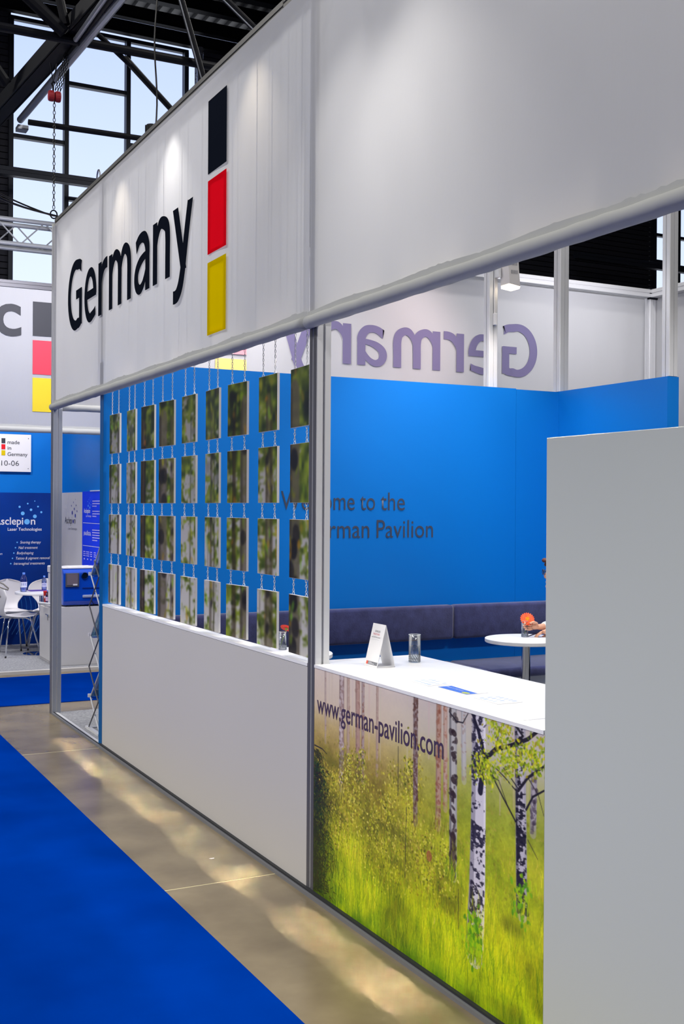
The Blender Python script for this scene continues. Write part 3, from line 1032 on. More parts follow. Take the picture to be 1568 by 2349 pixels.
def paint_forest():
    rnd = np.random.RandomState(4)
    PW, PH = 1.63, 0.99
    C = Canvas(1100, 880, PH, PW)
    V, U = np.meshgrid((np.arange(C.h) + .5) / C.h, (np.arange(C.w) + .5) / C.w, indexing='ij')
    left = vlerp(V, [(0, (205, 193, 186)), (.14, (202, 188, 172)), (.24, (184, 166, 122)), (.32, (164, 146, 90)), (.42, (144, 132, 58)), (.55, (158, 150, 52)), (.75, (152, 158, 34)), (1, (120, 150, 18))])
    right = vlerp(V, [(0, (190, 182, 182)), (.12, (188, 184, 170)), (.22, (166, 168, 104)), (.32, (150, 158, 66)), (.5, (150, 164, 40)), (.75, (178, 182, 26)), (1, (160, 186, 14))])
    a = np.clip((U - .35) / .4, 0, 1)[..., None]
    C.im[:] = left * (1 - a) + right * a
    for (cy, cx, amp) in ((9, 14, 26), (26, 40, 22), (90, 110, 20), (180, 300, 16)):
        n = vnoise(C.h, C.w, cy, cx, rnd) - .5
        C.im += (n * amp * np.clip((V - .12) / .3, 0.12, 1))[..., None] * np.array([1, 1, .5])
    # hazy far trunks
    for i in range(26):
        u = rnd.rand()
        c = (188 + rnd.rand() * 16, 176 + rnd.rand() * 14, 168 + rnd.rand() * 16)
        C.seg((u * PW, -.01), (u * PW, (.18 + rnd.rand() * .14) * PH), .006 + rnd.rand() * .014, .008, c, .4)

    def trunk(u0, v0, u1, v1, wd, base, marks, n, fade=.9, dark=(90, 70, 64), shade=.25):
        x0, y0, x1, y1, wm = u0 * PW, v0 * PH, u1 * PW, v1 * PH, wd * PW
        k = 10
        for i in range(k):
            t0, t1 = i / k, (i + 1) / k
            C.seg((x0 + (x1 - x0) * t0, y0 + (y1 - y0) * t0), (x0 + (x1 - x0) * t1, y0 + (y1 - y0) * t1), wm, wm, base, fade * (1 if i < k - 2 else .6))
        C.seg((x0 - wm * .36, y0), (x1 - wm * .36, y1), wm * .26, wm * .26, tuple(q * .72 for q in base), fade * shade * 2)
        C.seg((x0 + wm * .4, y0), (x1 + wm * .4, y1), wm * .2, wm * .2, tuple(q * .82 for q in base), fade * shade)
        for _ in range(n):
            t = rnd.rand()
            o = rnd.uniform(-.45, .45) * wm
            C.dab(x0 + (x1 - x0) * t + o, y0 + (y1 - y0) * t, wm * rnd.uniform(.08, .3), wm * rnd.uniform(.08, .3), tuple(np.array(marks) + rnd.uniform(-14, 14)), .6 * fade, rnd.uniform(-.5, .5))

    fog = [(.066, .006, .069, .317, .010, (178, 162, 156), 8), (.347, -.02, .347, .36, .012, (176, 156, 146), 10), (.196, -.02, .197, .371, .016, (178, 158, 148), 16),
           (.246, -.02, .25, .407, .024, (172, 146, 136), 30), (.72, -.02, .724, .246, .019, (186, 184, 186), 16), (.854, -.02, .855, .066, .014, (196, 190, 186), 6)]
    for q in fog:
        trunk(*q[:4], q[4], q[5], (150, 120, 110), q[6], .75)
    trunk(.16, -.02, .161, .499, .027, (156, 136, 132), (196, 186, 188), 70, .9)
    trunk(.16, -.02, .161, .499, .027, (0, 0, 0), (122, 84, 62), 40, .0001)
    trunk(.274, -.02, .275, .417, .015, (168, 152, 150), (134, 94, 72), 40, .85)

    def leaf_cloud(n, ur, vr, cols, r=(.002, .006), al=.85):
        for _ in range(n):
            u, v = rnd.uniform(*ur), rnd.uniform(*vr)
            c = np.array(cols[rnd.randint(len(cols))]) + rnd.uniform(-14, 14)
            q = rnd.uniform(*r)
            C.dab(u * PW, v * PH, q, q * rnd.uniform(.5, .9), c, al * rnd.uniform(.4, 1), rnd.uniform(-1.5, 1.5))

    YG = [(196, 190, 70), (150, 148, 40), (214, 204, 118), (112, 112, 30), (184, 172, 60), (140, 120, 50)]
    leaf_cloud(1300, (0, 1), (.28, .6), [(160, 150, 70), (140, 140, 50), (172, 160, 84), (120, 116, 44)], (.003, .008), .5)
    for cu, cv, su, sv, n in ((.22, .47, .08, .12, 520), (.12, .6, .07, .14, 420), (.4, .52, .08, .12, 500), (.52, .6, .09, .13, 420), (.3, .68, .1, .1, 460), (.62, .68, .07, .1, 260), (.45, .36, .05, .08, 160), (.53, .3, .03, .1, 90)):
        for _ in range(n):
            u, v = rnd.normal(cu, su * .6), rnd.normal(cv, sv * .6)
            q = rnd.uniform(.003, .008)
            C.dab(u * PW, v * PH, q, q * .6, np.array(YG[rnd.randint(6)]) + rnd.uniform(-16, 16), rnd.uniform(.4, .95), rnd.uniform(-1.5, 1.5))

    def grass(n, vr, ur=(0, 1), ln=(.02, .07), cols=None, al=.8, wd=(.0012, .0034)):
        cols = cols or [(200, 206, 36), (168, 182, 24), (120, 146, 16), (214, 210, 84), (92, 116, 14), (184, 176, 52)]
        vs = np.sort(rnd.uniform(vr[0], vr[1], n))
        for v in vs:
            u = rnd.uniform(*ur)
            c = np.array(cols[rnd.randint(len(cols))]) + rnd.uniform(-14, 14)
            c = c * (.62 + .76 * patch[min(C.h - 1, int(v * C.h)), min(C.w - 1, int(u * C.w))])
            L = rnd.uniform(*ln) * (.5 + v * .8)
            lean = rnd.normal(0, .25) * L
            x, y = u * PW, v * PH
            C.line([(x, y), (x + lean * .4, y - L * .6), (x + lean, y - L)], rnd.uniform(*wd), .0008, c, al * rnd.uniform(.4, 1))

    patch = .6 * vnoise(C.h, C.w, 7, 9, rnd) + .4 * vnoise(C.h, C.w, 18, 24, rnd)
    dkp = np.clip((.46 - patch) * 5, 0, 1) * np.clip((V - .3) / .1, 0, 1) * .55
    C.im += (np.array([84, 84, 20]) - C.im) * dkp[..., None]
    ltp = np.clip((patch - .55) * 5, 0, 1) * np.clip((V - .35) / .1, 0, 1) * .5
    C.im += (np.array([214, 208, 70]) - C.im) * ltp[..., None]
    for cu, v0, v1, n in ((.2, .32, .72, 420), (.265, .28, .6, 260), (.40, .42, .8, 420), (.5, .24, .75, 420), (.585, .48, .75, 200), (.33, .5, .82, 260), (.12, .42, .74, 260), (.65, .5, .7, 160)):
        for _ in range(n):
            v = rnd.uniform(v0, v1)
            u = rnd.normal(cu, .012 + .03 * (v - v0) / (v1 - v0))
            q = rnd.uniform(.003, .0075)
            C.dab(u * PW, v * PH, q, q * .6, np.array([(206, 200, 84), (222, 214, 120), (176, 178, 44), (128, 134, 30), (92, 96, 22), (150, 132, 56)][rnd.randint(6)]) + rnd.uniform(-16, 16), rnd.uniform(.5, 1), rnd.uniform(-1.5, 1.5))
    grass(700, (.42, .66), ln=(.015, .045), cols=YG + [(196, 160, 92), (176, 150, 100)], al=.7)
    trunk(.525, -.02, .527, .478, .020, (150, 136, 134), (96, 70, 58), 110, .95)
    trunk(.624, -.02, .623, .451, .022, (178, 150, 136), (140, 96, 76), 60, .9)
    trunk(.65, -.02, .652, .375, .017, (188, 164, 152), (156, 112, 92), 50, .85)
    trunk(.967, .09, .964, .33, .020, (170, 164, 172), (84, 74, 84), 50, .9)
    trunk(.68, -.02, .685, .60, .030, (180, 178, 178), (58, 46, 44), 46, 1.0, shade=.5)
    for v in (.09, .17, .26, .31, .4, .46):
        C.dab(.684 * PW, v * PH, .018, .012, (62, 50, 46), .85, .3)
    C.seg((.684 * PW, .46 * PH), (.682 * PW, .6 * PH), .034, .04, (70, 56, 48), .75)
    C.dab(.587 * PW, .575 * PH, .018, .02, (150, 96, 70), .85)
    grass(900, (.5, .76), ln=(.02, .06), al=.75)
    # right trunk, dark and forked
    trunk(.92, -.02, .93, .604, .036, (188, 184, 194), (40, 36, 44), 10, 1.0, shade=.5)
    def bark(pts, wd, spec, dark):
        """irregular dark patches on a trunk: pts centre line, spec: (v, share of dark)"""
        X, Y = U * PW, V * PH
        cx = np.interp(Y, [p[1] for p in pts], [p[0] for p in pts])
        n = .55 * vnoise(C.h, C.w, 80, 110, rnd) + .3 * vnoise(C.h, C.w, 190, 190, rnd) + .15 * vnoise(C.h, C.w, 420, 300, rnd)
        off = (X - cx) / (wd / 2)
        th = np.interp(V, [q[0] for q in spec], [q[1] for q in spec])
        a = np.clip((n + .10 * np.clip(-off, -1, 1) - (1 - th)) * 12, 0, 1)
        a *= np.clip((1 - np.abs(off)) * 6, 0, 1) * (V <= spec[-1][0]) * (V >= spec[0][0])
        tone = vnoise(C.h, C.w, 160, 160, rnd)[..., None] * 26
        C.im += ((np.array(dark, float) + tone) - C.im) * (a * .92)[..., None]

    def tuft(u, v, n, su=.02, L=(.03, .08), cols=None):
        cols = cols or [(200, 206, 36), (168, 182, 24), (120, 150, 16), (96, 132, 14)]
        for _ in range(n):
            x, y = rnd.normal(u, su) * PW, (v + rnd.uniform(-.01, .035)) * PH
            l_ = rnd.uniform(*L)
            q = rnd.normal(0, .25) * l_
            C.line([(x, y), (x + q * .4, y - l_ * .6), (x + q, y - l_)], rnd.uniform(.0015, .004), .0008, np.array(cols[rnd.randint(len(cols))]) + rnd.uniform(-14, 14), .9)

    bark([(.92 * PW, 0), (.93 * PW, .604 * PH)], .036 * PW, [(-.1, .62), (.1, .4), (.2, .5), (.3, .66), (.45, .58), (.61, .62)], (34, 30, 36))
    tuft(.93, .6, 46, .018)
    tuft(.684, .6, 40, .016)
    tuft(.16, .5, 24, .014, (.02, .05), YG)
    tuft(.525, .48, 24, .012, (.02, .05), YG)
    tuft(.624, .45, 30, .02, (.02, .05), YG)
    # main birch
    x0, x1 = .778 * PW, .771 * PW
    C.line([(x0, -.02), (.779 * PW, .3 * PH), (.776 * PW, .6 * PH), (.768 * PW, .83 * PH)], .078, .100, (206, 202, 212), 1)
    C.line([(x0 - .028, -.02), (.779 * PW - .03, .3 * PH), (.775 * PW - .034, .6 * PH), (.766 * PW - .036, .82 * PH)], .022, .03, (150, 146, 158), .8)
    C.line([(x0 + .034, -.02), (.779 * PW + .036, .3 * PH), (.776 * PW + .04, .6 * PH), (.770 * PW + .042, .82 * PH)], .010, .012, (226, 222, 230), .8)
    bark([(x0, -.02), (.779 * PW, .3 * PH), (.776 * PW, .6 * PH), (.768 * PW, .83 * PH)], .094, [(-.1, .62), (.08, .5), (.16, .62), (.24, .45), (.27, .2), (.33, .44), (.36, .2), (.39, .68), (.45, .62), (.48, .4), (.53, .5), (.58, .42), (.62, .6), (.7, .62), (.78, .6), (.84, .5)], (44, 40, 52))
    tuft(.768, .84, 130, .03, (.04, .12))
    C.line([(.75 * PW, -.01), (.775 * PW, .05 * PH), (.79 * PW, .10 * PH), (.80 * PW, .146 * PH), (.792 * PW, .2 * PH), (.785 * PW, .26 * PH)], .014, .03, (48, 44, 54), .95)
    BR = [([(0.778, 0.182), (0.804, 0.141), (0.838, 0.1), (0.893, 0.069), (0.946, 0.032), (0.979, -0.005)], .020, .012), ([(0.916, 0.209), (0.947, 0.156), (0.997, 0.103)], .012, .008),
          ([(0.942, 0.261), (0.963, 0.212), (0.998, 0.179)], .009, .006), ([(0.804, 0.146), (0.839, 0.21), (0.867, 0.254), (0.908, 0.314)], .006, .007), ([(0.839, 0.162), (0.872, 0.183), (0.908, 0.212)], .004, .005),
          ([(0.866, 0.153), (0.894, 0.18), (0.916, 0.204)], .004, .005), ([(0.909, 0.002), (0.93, 0.027), (0.893, 0.069)], .012, .006), ([(0.666, 0.019), (0.694, 0.046), (0.719, 0.044), (0.738, 0.006)], .006, .004),
          ([(0.004, 0.347), (0.05, 0.35), (0.077, 0.363)], .006, .003), ([(0.948, 0.357), (0.964, 0.381), (0.979, 0.405)], .003, .002), ([(0.448, 0.213), (0.448, 0.405)], .003, .004),
          ([(0.487, 0.434), (0.482, 0.706)], .003, .004), ([(0.705, 0.638), (0.706, 0.779)], .003, .004), ([(.84, .1), (.85, .03), (.87, .0)], .005, .003), ([(.81, .19), (.85, .2), (.88, .27), (.9, .3)], .003, .003), ([(.947, .156), (.98, .2), (.998, .26)], .004, .002)]
    for p, a_, b_ in BR:
        C.line([(x * PW, y * PH) for x, y in p], a_, b_, (50, 46, 48), .95)
    LV = [(176, 190, 40), (140, 160, 30), (208, 206, 60), (112, 136, 26), (190, 196, 90), (160, 150, 40)]
    for u, v in ((.832, .008), (.866, .025), (.846, .073), (.91, .086), (.946, .079), (.982, .048), (.798, .148), (.775, .189), (.816, .208), (.894, .117), (.967, .093), (.866, .105), (.86, .06), (.93, .12), (.83, .17), (.985, .12), (.79, .17), (.88, .15)):
        for _ in range(46):
            q = rnd.uniform(.004, .009)
            C.dab(rnd.normal(u, .017) * PW, rnd.normal(v, .022) * PH, q, q * .55, np.array(LV[rnd.randint(6)]) + rnd.uniform(-12, 12), rnd.uniform(.6, 1), rnd.uniform(-1.5, 1.5))
    # dark spruce and shade at the left edge
    for _ in range(1700):
        v = rnd.uniform(.36, .97)
        wd = .01 + .075 * min(1, (v - .33) / .4)
        u = abs(rnd.normal(.02, wd * .75))
        L = rnd.uniform(.01, .03)
        a_ = rnd.uniform(.2, 1.2)
        C.seg((u * PW, v * PH), (u * PW + L * math.cos(a_), v * PH + L * math.sin(a_)), .004, .001, (40 + rnd.rand() * 44, 44 + rnd.rand() * 40, 10 + rnd.rand() * 14), rnd.uniform(.4, .9))
    C.line([(.065 * PW, .479 * PH), (.063 * PW, .78 * PH), (.045 * PW, .94 * PH)], .004, .006, (50, 44, 24), .9)
    dk = (np.clip(1 - U / .16, 0, 1) ** 1.3 * np.clip((V - .62) / .2, 0, 1) * np.clip((1.05 - V) / .15, 0, 1) * .6)[..., None]
    C.im += (np.array([44, 60, 12]) - C.im) * dk
    leaf_cloud(500, (0, .2), (.4, .75), [(184, 172, 60), (120, 112, 30), (96, 92, 24), (206, 186, 104)], (.003, .008), .8)
    # grass that rises in front
    grass(1500, (.66, .9), ln=(.03, .08), al=.8)
    grass(1800, (.8, 1.06), ln=(.04, .1), cols=[(204, 212, 24), (176, 192, 16), (140, 168, 14), (100, 136, 12), (216, 214, 70), (72, 108, 10)], al=.8)
    for cu, n in ((.77, 60), (.755, 40), (.93, 40)):
        for _ in range(n):
            q = rnd.uniform(.006, .013)
            C.dab(rnd.normal(cu, .014) * PW, rnd.normal(.76 if cu < .9 else .57, .045) * PH, q * .6, q, np.array([(120, 170, 30), (160, 190, 30), (90, 140, 24)][rnd.randint(3)]), .9, rnd.uniform(-.6, .6))
    dk = (np.clip((V - .93) / .1, 0, 1) * vnoise(C.h, C.w, 3, 16, rnd) * .7)[..., None]
    C.im += (np.array([40, 84, 8]) - C.im) * dk
    for _ in range(1300):
        v = rnd.uniform(.42, .99)
        u = abs(rnd.normal(0, .035 + .05 * max(0, .25 - abs(v - .8))))
        L = rnd.uniform(.012, .04)
        a_ = rnd.uniform(-1.4, 1.2)
        C.seg((u * PW, v * PH), (u * PW + L * math.cos(a_), v * PH + L * math.sin(a_)), .005, .001, (26 + rnd.rand() * 46, 36 + rnd.rand() * 42, 8 + rnd.rand() * 10), rnd.uniform(.4, .9))
    dk = (np.clip(1 - U / .13, 0, 1) * np.clip((V - .45) / .2, 0, 1) * .55)[..., None]
    C.im += (np.array([36, 46, 10]) - C.im) * dk
    lum = C.im.mean(-1, keepdims=True)
    im = lum + (C.im - lum) * 1.12
    im = np.clip((im - 112) * 1.2 + 112, 6, 250)
    return (im[0::2, 0::2] + im[1::2, 0::2] + im[0::2, 1::2] + im[1::2, 1::2]) / 4


def paint_pictures():
    """one soft birch wood picture that runs over all 36 boards, 28 x 61 points per board and gap"""
    rnd = np.random.RandomState(12)
    cw, rh = 28, 61
    H, W = rh * 4, cw * 9
    C = Canvas(H, W, 4.0, 9.0)
    V, U = np.meshgrid((np.arange(H) + .5) / H, (np.arange(W) + .5) / W, indexing='ij')
    C.im[:] = vlerp(V, [(0, (150, 148, 146)), (.3, (162, 160, 160)), (.6, (170, 168, 170)), (1, (186, 184, 182))])
    lf = .36 * vnoise(H, W, 14, 22, rnd) + .32 * vnoise(H, W, 40, 56, rnd) + .32 * vnoise(H, W, 90, 110, rnd)
    colw = np.interp(U * 9, np.arange(10), [.3, .12, .46, .5, .3, .22, .62, .4, .5, .6])
    dens = np.clip((lf - .60 + colw * (.95 - V * .75)) * 5, 0, 1)
    tone = vnoise(H, W, 40, 70, rnd)
    g = np.stack([52 + 92 * tone, 66 + 92 * tone, 16 + 44 * tone], -1)
    C.im += (g - C.im) * (dens * .9)[..., None]
    dk = np.clip((vnoise(H, W, 20, 36, rnd) - .55) * 4, 0, 1) * np.clip(.55 - V, 0, 1) * colw * 2.6
    C.im += (np.array([24, 32, 10]) - C.im) * np.clip(dk, 0, .85)[..., None]
    for x, wd, c, al in ((.2, .1, (70, 64, 60), .7), (.75, .1, (88, 80, 74), .6), (1.5, .14, (112, 104, 98), .6), (2.22, .22, (86, 74, 66), .8), (2.35, .06, (60, 50, 44), .8), (3.3, .42, (112, 104, 98), .8), (3.75, .14, (120, 108, 100), .6),
                         (4.6, .05, (80, 84, 50), .5), (5.45, .14, (104, 96, 82), .6), (5.6, .05, (80, 76, 50), .6), (6.35, .12, (76, 66, 52), .7), (6.75, .3, (116, 108, 98), .8), (7.5, .2, (112, 104, 86), .7), (7.62, .08, (90, 80, 58), .7), (8.25, .42, (108, 102, 90), .85)):
        C.seg((x, .35), (x + rnd.uniform(-.06, .06), 4.1), wd, wd * 1.1, c, al)
        C.seg((x - wd * .36, .3), (x - wd * .3, 4.1), wd * .3, wd * .3, tuple(q * .66 for q in c), al * .8)
        for _ in range(5):
            C.dab(x + rnd.uniform(-.3, .3) * wd, rnd.uniform(.4, 4), wd * .35, .05 + wd * .2, (44, 40, 38), .6, .3)
    for x, y in ((8.25, 1.2), (8.25, 2.4), (8.27, 3.1), (8.25, 3.7)):
        C.dab(x, y, .15, .14, (46, 42, 38), .8)
    for _ in range(420):
        x, y = rnd.uniform(0, 9), rnd.uniform(0, 4)
        if rnd.rand() < .25 + np.interp(x, np.arange(10), [.1, .1, .3, .2, .4, .3, .5, .4, .5, .5]):
            C.dab(x, y, rnd.uniform(.02, .06), rnd.uniform(.03, .1), (110 + rnd.rand() * 70, 120 + rnd.rand() * 60, 30 + rnd.rand() * 40), .6, rnd.uniform(-.6, .6))
    for _ in range(30):
        x, y = rnd.uniform(0, 9), rnd.uniform(.5, 3.5)
        C.line([(x, y), (x + rnd.uniform(-.15, .15), y + .5), (x + rnd.uniform(-.3, .3), y + 1)], .02, .03, (74, 66, 50), .55)
    im = np.clip((C.im - 128) * 1.32 + 116, 8, 235)
    k = np.pad(im, ((1, 1), (1, 1), (0, 0)), 'edge')
    im = (k[1:-1, 1:-1] * 2 + k[:-2, 1:-1] + k[2:, 1:-1] + k[1:-1, :-2] + k[1:-1, 2:]) / 6
    return im, cw, rh


# ------------------------------------------------------------------ counter
ct = thing('reception_counter', 'white topped counter with a printed birch forest front and a web address', 'counter', (2.45, 3.6, 0))
ob('counter_body', bx(2.168, 2.70, 2.826, 4.452, 0.026, 1.0), WALLW, ct)
ob('counter_top', bx(2.163, 2.742, 2.826, 4.452, 1.003, 1.016), TOPW, ct)
ob('top_corner', bx(2.245, 2.742, 4.452, 4.56, 1.003, 1.016), TOPW, ct)
ob('top_seam', bx(2.163, 2.742, 2.985, 2.987, 1.0155, 1.0165), GINK, ct)
grid_print('forest_print', paint_forest(), (2.1655, 4.452, 0.026), -UY, UZ, 1.63, 0.978, PRINT, ct)
text('web_address', 'www.german-pavilion.com', (2.1645, 0, 0), -UY, UZ, -4.424, -3.402, 0.811, 0.083, PURP, ct, 0.006)

# ------------------------------------------------------------------ hanging pictures
pim, cw, rh = paint_pictures()
cols = (7.836, 7.444, 7.085, 6.712, 6.313, 5.932, 5.571, 5.174, 4.809)
skew = (2, -2, 4, 5, 1, -2, 4, 0, -3)
ORD = ('first', 'second', 'third', 'fourth', 'fifth', 'sixth', 'seventh', 'eighth', 'ninth')
PW_, PH_, PT = 0.232, 0.272, 0.012
long_chain = chain_mesh('chain', 1.62, 0.0125, 0.0016, 0.0042)
short_chain = chain_mesh('chain', 0.052, 0.0125, 0.0016, 0.0042)
for q in (long_chain, short_chain):
    q.materials.append(CHAINM)
bm = B()
tube(bm, [(0, 0.011 * math.cos(t), 0.011 * math.sin(t)) for t in np.linspace(0, 2 * math.pi, 13)[:-1]], 0.0017, 5, closed=True)
ring_me = bpy.data.meshes.new('ring')
bm.to_mesh(ring_me)
bm.free()
ring_me.materials.append(CHAINM)
bm = B()
box(bm, -PT / 2, PT / 2, -PW_ / 2, PW_ / 2, 0, PH_)
board_me = bpy.data.meshes.new('board')
bmesh.ops.recalc_face_normals(bm, faces=bm.faces)
bm.to_mesh(board_me)
bm.free()
board_me.materials.append(WHITE)
ROWS = ('top row', 'second row from the top', 'third row from the top', 'bottom row')


def look(a):
    g = a.reshape(-1, 3).mean(0)
    green, lum = g[1] - g[2], g.mean()
    if lum < 92:
        return 'dark green leafy'
    if green > 46:
        return 'green leafy'
    if lum > 140:
        return 'pale'
    return 'grey green'


for j, y in enumerate(cols):
    yc = y - PW_ / 2
    for i in range(4):
        z0 = 2.345 - 0.3485 * i - PH_
        im = pim[i * rh:i * rh + 48, j * cw + 2:j * cw + 24]
        t = thing('picture_board', '%s birch picture, %s column from the blue wall, %s' % (look(im), ORD[j], ROWS[i]), 'picture', (2.205, yc, z0), 'birch pictures hanging on chains', R(skew[j] + (i - 1.5) * 0.6))
        o = bpy.data.objects.new('board', board_me)
        COL.objects.link(o)
        o.parent = t
        p = grid_print('printed_face', im, (-PT / 2 - 0.0006, PW_ / 2 - 0.001, 0.001), -UY, UZ, PW_ - 0.002, PH_ - 0.002, PRINTM, None)
        loc = p.location.copy()
        p.parent = t
        for dy in (-0.075, 0.075):
            for zz in ((PH_ + 0.003, -0.003) if i < 3 else (PH_ + 0.003,)):
                o = bpy.data.objects.new('ring', ring_me)
                COL.objects.link(o)
                o.parent = t
                o.location = (0, dy, zz)
            o = bpy.data.objects.new('chain', long_chain if i == 0 else short_chain)
            COL.objects.link(o)
            o.parent = t
            o.location = (0, dy, PH_ + 0.014 + (1.62 if i == 0 else 0.052))

# ================================================================== THINGS ON THE COUNTER
tt = thing('table_tent', 'folded white card standing on the counter with a red and grey footer', 'card', (2.40, 4.295, 1.016))
A0, A1, AP = Vector((2.358, 0, 1.0165)), Vector((2.447, 0, 1.0165)), Vector((2.402, 0, 1.198))
y0_, y1_ = 4.238, 4.350
for nm, p, q, off in (('front_leaf', A0, AP, 0.0), ('back_leaf', AP, A1, 0.0), ('base_leaf', A0, A1 + Vector((0, 0, 0.002)), 0.0)):
    d = (q - p).normalized()
    n_ = Vector((-d.z, 0, d.x)) * 0.0009
    bm = B()
    prism(bm, [p + Vector((0, y0_, 0)) - n_, q + Vector((0, y0_, 0)) - n_, q + Vector((0, y0_, 0)) + n_, p + Vector((0, y0_, 0)) + n_], (0, y1_ - y0_, 0))
    ob(nm, bm, PAPER, tt)
tv = (AP - A0).normalized()
to = A0 + Vector((-tv.z, 0, tv.x)) * 0.0016
text('printed_line', 'DOWNLOAD', to, -UY, tv, -4.318, -4.272, 0.150, 0.0085, GINK, tt)
text('printed_line', 'TRADE FAIRS', to, -UY, tv, -4.331, -4.272, 0.137, 0.0085, mat('pale_red_ink', (220, 130, 138), 0.6), tt)
text('printed_line', 'and SCAN the contact', to, -UY, tv, -4.338, -4.262, 0.125, 0.007, GINK, tt)
quad('printed_rule', to, -UY, tv, -4.338, -4.268, 0.1175, 0.1182, mat('pale_grey_ink', (190, 192, 198), 0.6), tt)
quad('footer_bar', to, -UY, tv, -4.337, -4.242, 0.008, 0.022, GINK, tt)
to2 = to + Vector((-tv.z, 0, tv.x)) * 0.0004
quad('footer_square', to2, -UY, tv, -4.337, -4.323, 0.008, 0.022, mat('orange_red_ink', (236, 96, 76), 0.6), tt)
quad('footer_line', to2, -UY, tv, -4.318, -4.290, 0.0165, 0.0185, WINK, tt)
quad('footer_line', to2, -UY, tv, -4.318, -4.268, 0.0115, 0.0135, WINK, tt)


def tumbler(name, label, c, r0, r1, h, wl, group=None, facets=True):
    t = thing(name, label, 'glass', c, group)
    bm = B()
    lathe(bm, [(0, 0), (r0, 0), (r0 * 1.02, h * .25), (r1, h), (r1 - 0.0015, h + .0005), (r1 - 0.003, h), (r0 - 0.002, h * .2), (r0 * .8, 0.012), (0, 0.010)], 28, c)
    ob('glass_body', bm, GLASS, t, smooth=True)
    bm = B()
    tube(bm, [(c[0] + (r1 - .001) * math.cos(q), c[1] + (r1 - .001) * math.sin(q), c[2] + h) for q in np.linspace(0, 2 * math.pi, 29)[:-1]], .0011, 6, closed=True)
    ob('rim_glint', bm, RIM_GLINT, t, smooth=True)  # ring added to draw the bright glint along the edge
    if facets:
        bm = B()
        rnd = random.Random(3)
        for row in range(4):
            for k in range(14):
                a = 2 * math.pi * (k + .5 * (row % 2)) / 14
                q = bmesh.ops.create_icosphere(bm, subdivisions=1, radius=r0 * .17)['verts']
                bmesh.ops.translate(bm, verts=q, vec=Vector(c) + Vector((r0 * .9 * math.cos(a), r0 * .9 * math.sin(a), 0.005 + row * 0.0085)))
        o = ob('cut_pattern', bm, GLASSC, t)
        o['kind'] = 'stuff'
    if wl:
        bm = B()
        rw = r0 - 0.0012
        lathe(bm, [(0, 0.0115), (rw * .8, 0.0125), (rw, h * .2), (rw, wl), (0, wl)], 28, c)
        ob('water', bm, WATER, t, smooth=True)
    return t


tumbler('water_glass', 'clear straight glass half full of water on the white counter', (2.607, 4.341, 1.0165), 0.0265, 0.0275, 0.122, 0.072)


def leaflet(label, x0, x1, y0, y1, strong):
    t = thing('leaflet', label, 'leaflet', ((x0 + x1) / 2, (y0 + y1) / 2, 1.0165))
    ob('sheet', bx(x0, x1, y0, y1, 1.0165, 1.0172), PAPER, t)
    o = (0, 0, 1.0176)
    if strong:
        mb = mat('leaflet_blue', (40, 104, 214), 0.5)
        bm = B()
        pts = [(x0, y0 + .002), (x0, y1), (x0 + .062, y1), (x0 + .055, (y0 + y1) / 2), (x0 + .05, y0 + .002)]
        bm.faces.new([bm.verts.new((a, b, 1.0176)) for a, b in pts])
        ob('blue_field', bm, mb, t)
        bm = B()
        disc(bm, (0, 0, 1.0179), UX, UY, x0 + .016, y0 + .03, .012, 16, .022)
        ob('yellow_spot', bm, mat('lime_ink', (196, 206, 60), 0.5), t)
        text('printed_line', 'Made in Germany', (0, 0, 1.0179), -UY, UX, -y1 + .01, -y0 - .07, x0 + .03, .010, WINK, t)
    else:
        mb = mat('pale_blue_ink', (176, 196, 240), 0.5)
        rnd = random.Random(int(y0 * 100))
        for k in range(5):
            for q in range(3):
                if rnd.random() < .8:
                    a, b = x0 + .012 + q * .034, y0 + .02 + k * .026
                    quad('printed_patch', o, UX, UY, a, a + .02, b, b + rnd.uniform(.008, .018), mb, t)
    return t


leaflet('blue and white leaflet with a lime spot lying on the counter', 2.320, 2.415, 3.490, 3.688, True)
leaflet('white leaflet with pale blue print, between the table tent and the blue leaflet', 2.300, 2.405, 3.725, 3.885, False)
leaflet('white leaflet with pale blue print, on the counter nearest the grey panel', 2.305, 2.41, 3.27, 3.42, False)


# ================================================================== BENCH, TABLES, FLOWERS
bn = thing('bench', 'navy velvet bench with upholstered back along the blue wall', 'bench', (4.35, 7.6, 0.007))
xs = (2.56, 3.80, 5.05, 6.16)


def cushion(name, x0, x1, y0, y1, z0, z1, m, par, rad):
    bm = B()
    box(bm, x0, x1, y0, y1, z0, z1)
    o = ob(name, bm, m, par, smooth=False)
    b = o.modifiers.new('round', 'BEVEL')
    b.width = rad
    b.segments = 4
    for p in o.data.polygons:
        p.use_smooth = True
    return o


for a, b in zip(xs, xs[1:]):
    cushion('back_cushion', a + .002, b - .002, 7.775, 7.878, 0.64, 0.918, VELVET, bn, 0.028)
    cushion('seat_cushion', a + .002, b - .002, 7.27, 7.875, 0.375, 0.455, VELVET, bn, 0.03)
    ob('bench_base', bx(a + .003, b - .003, 7.34, 7.86, 0.007, 0.385), WALLW, bn)


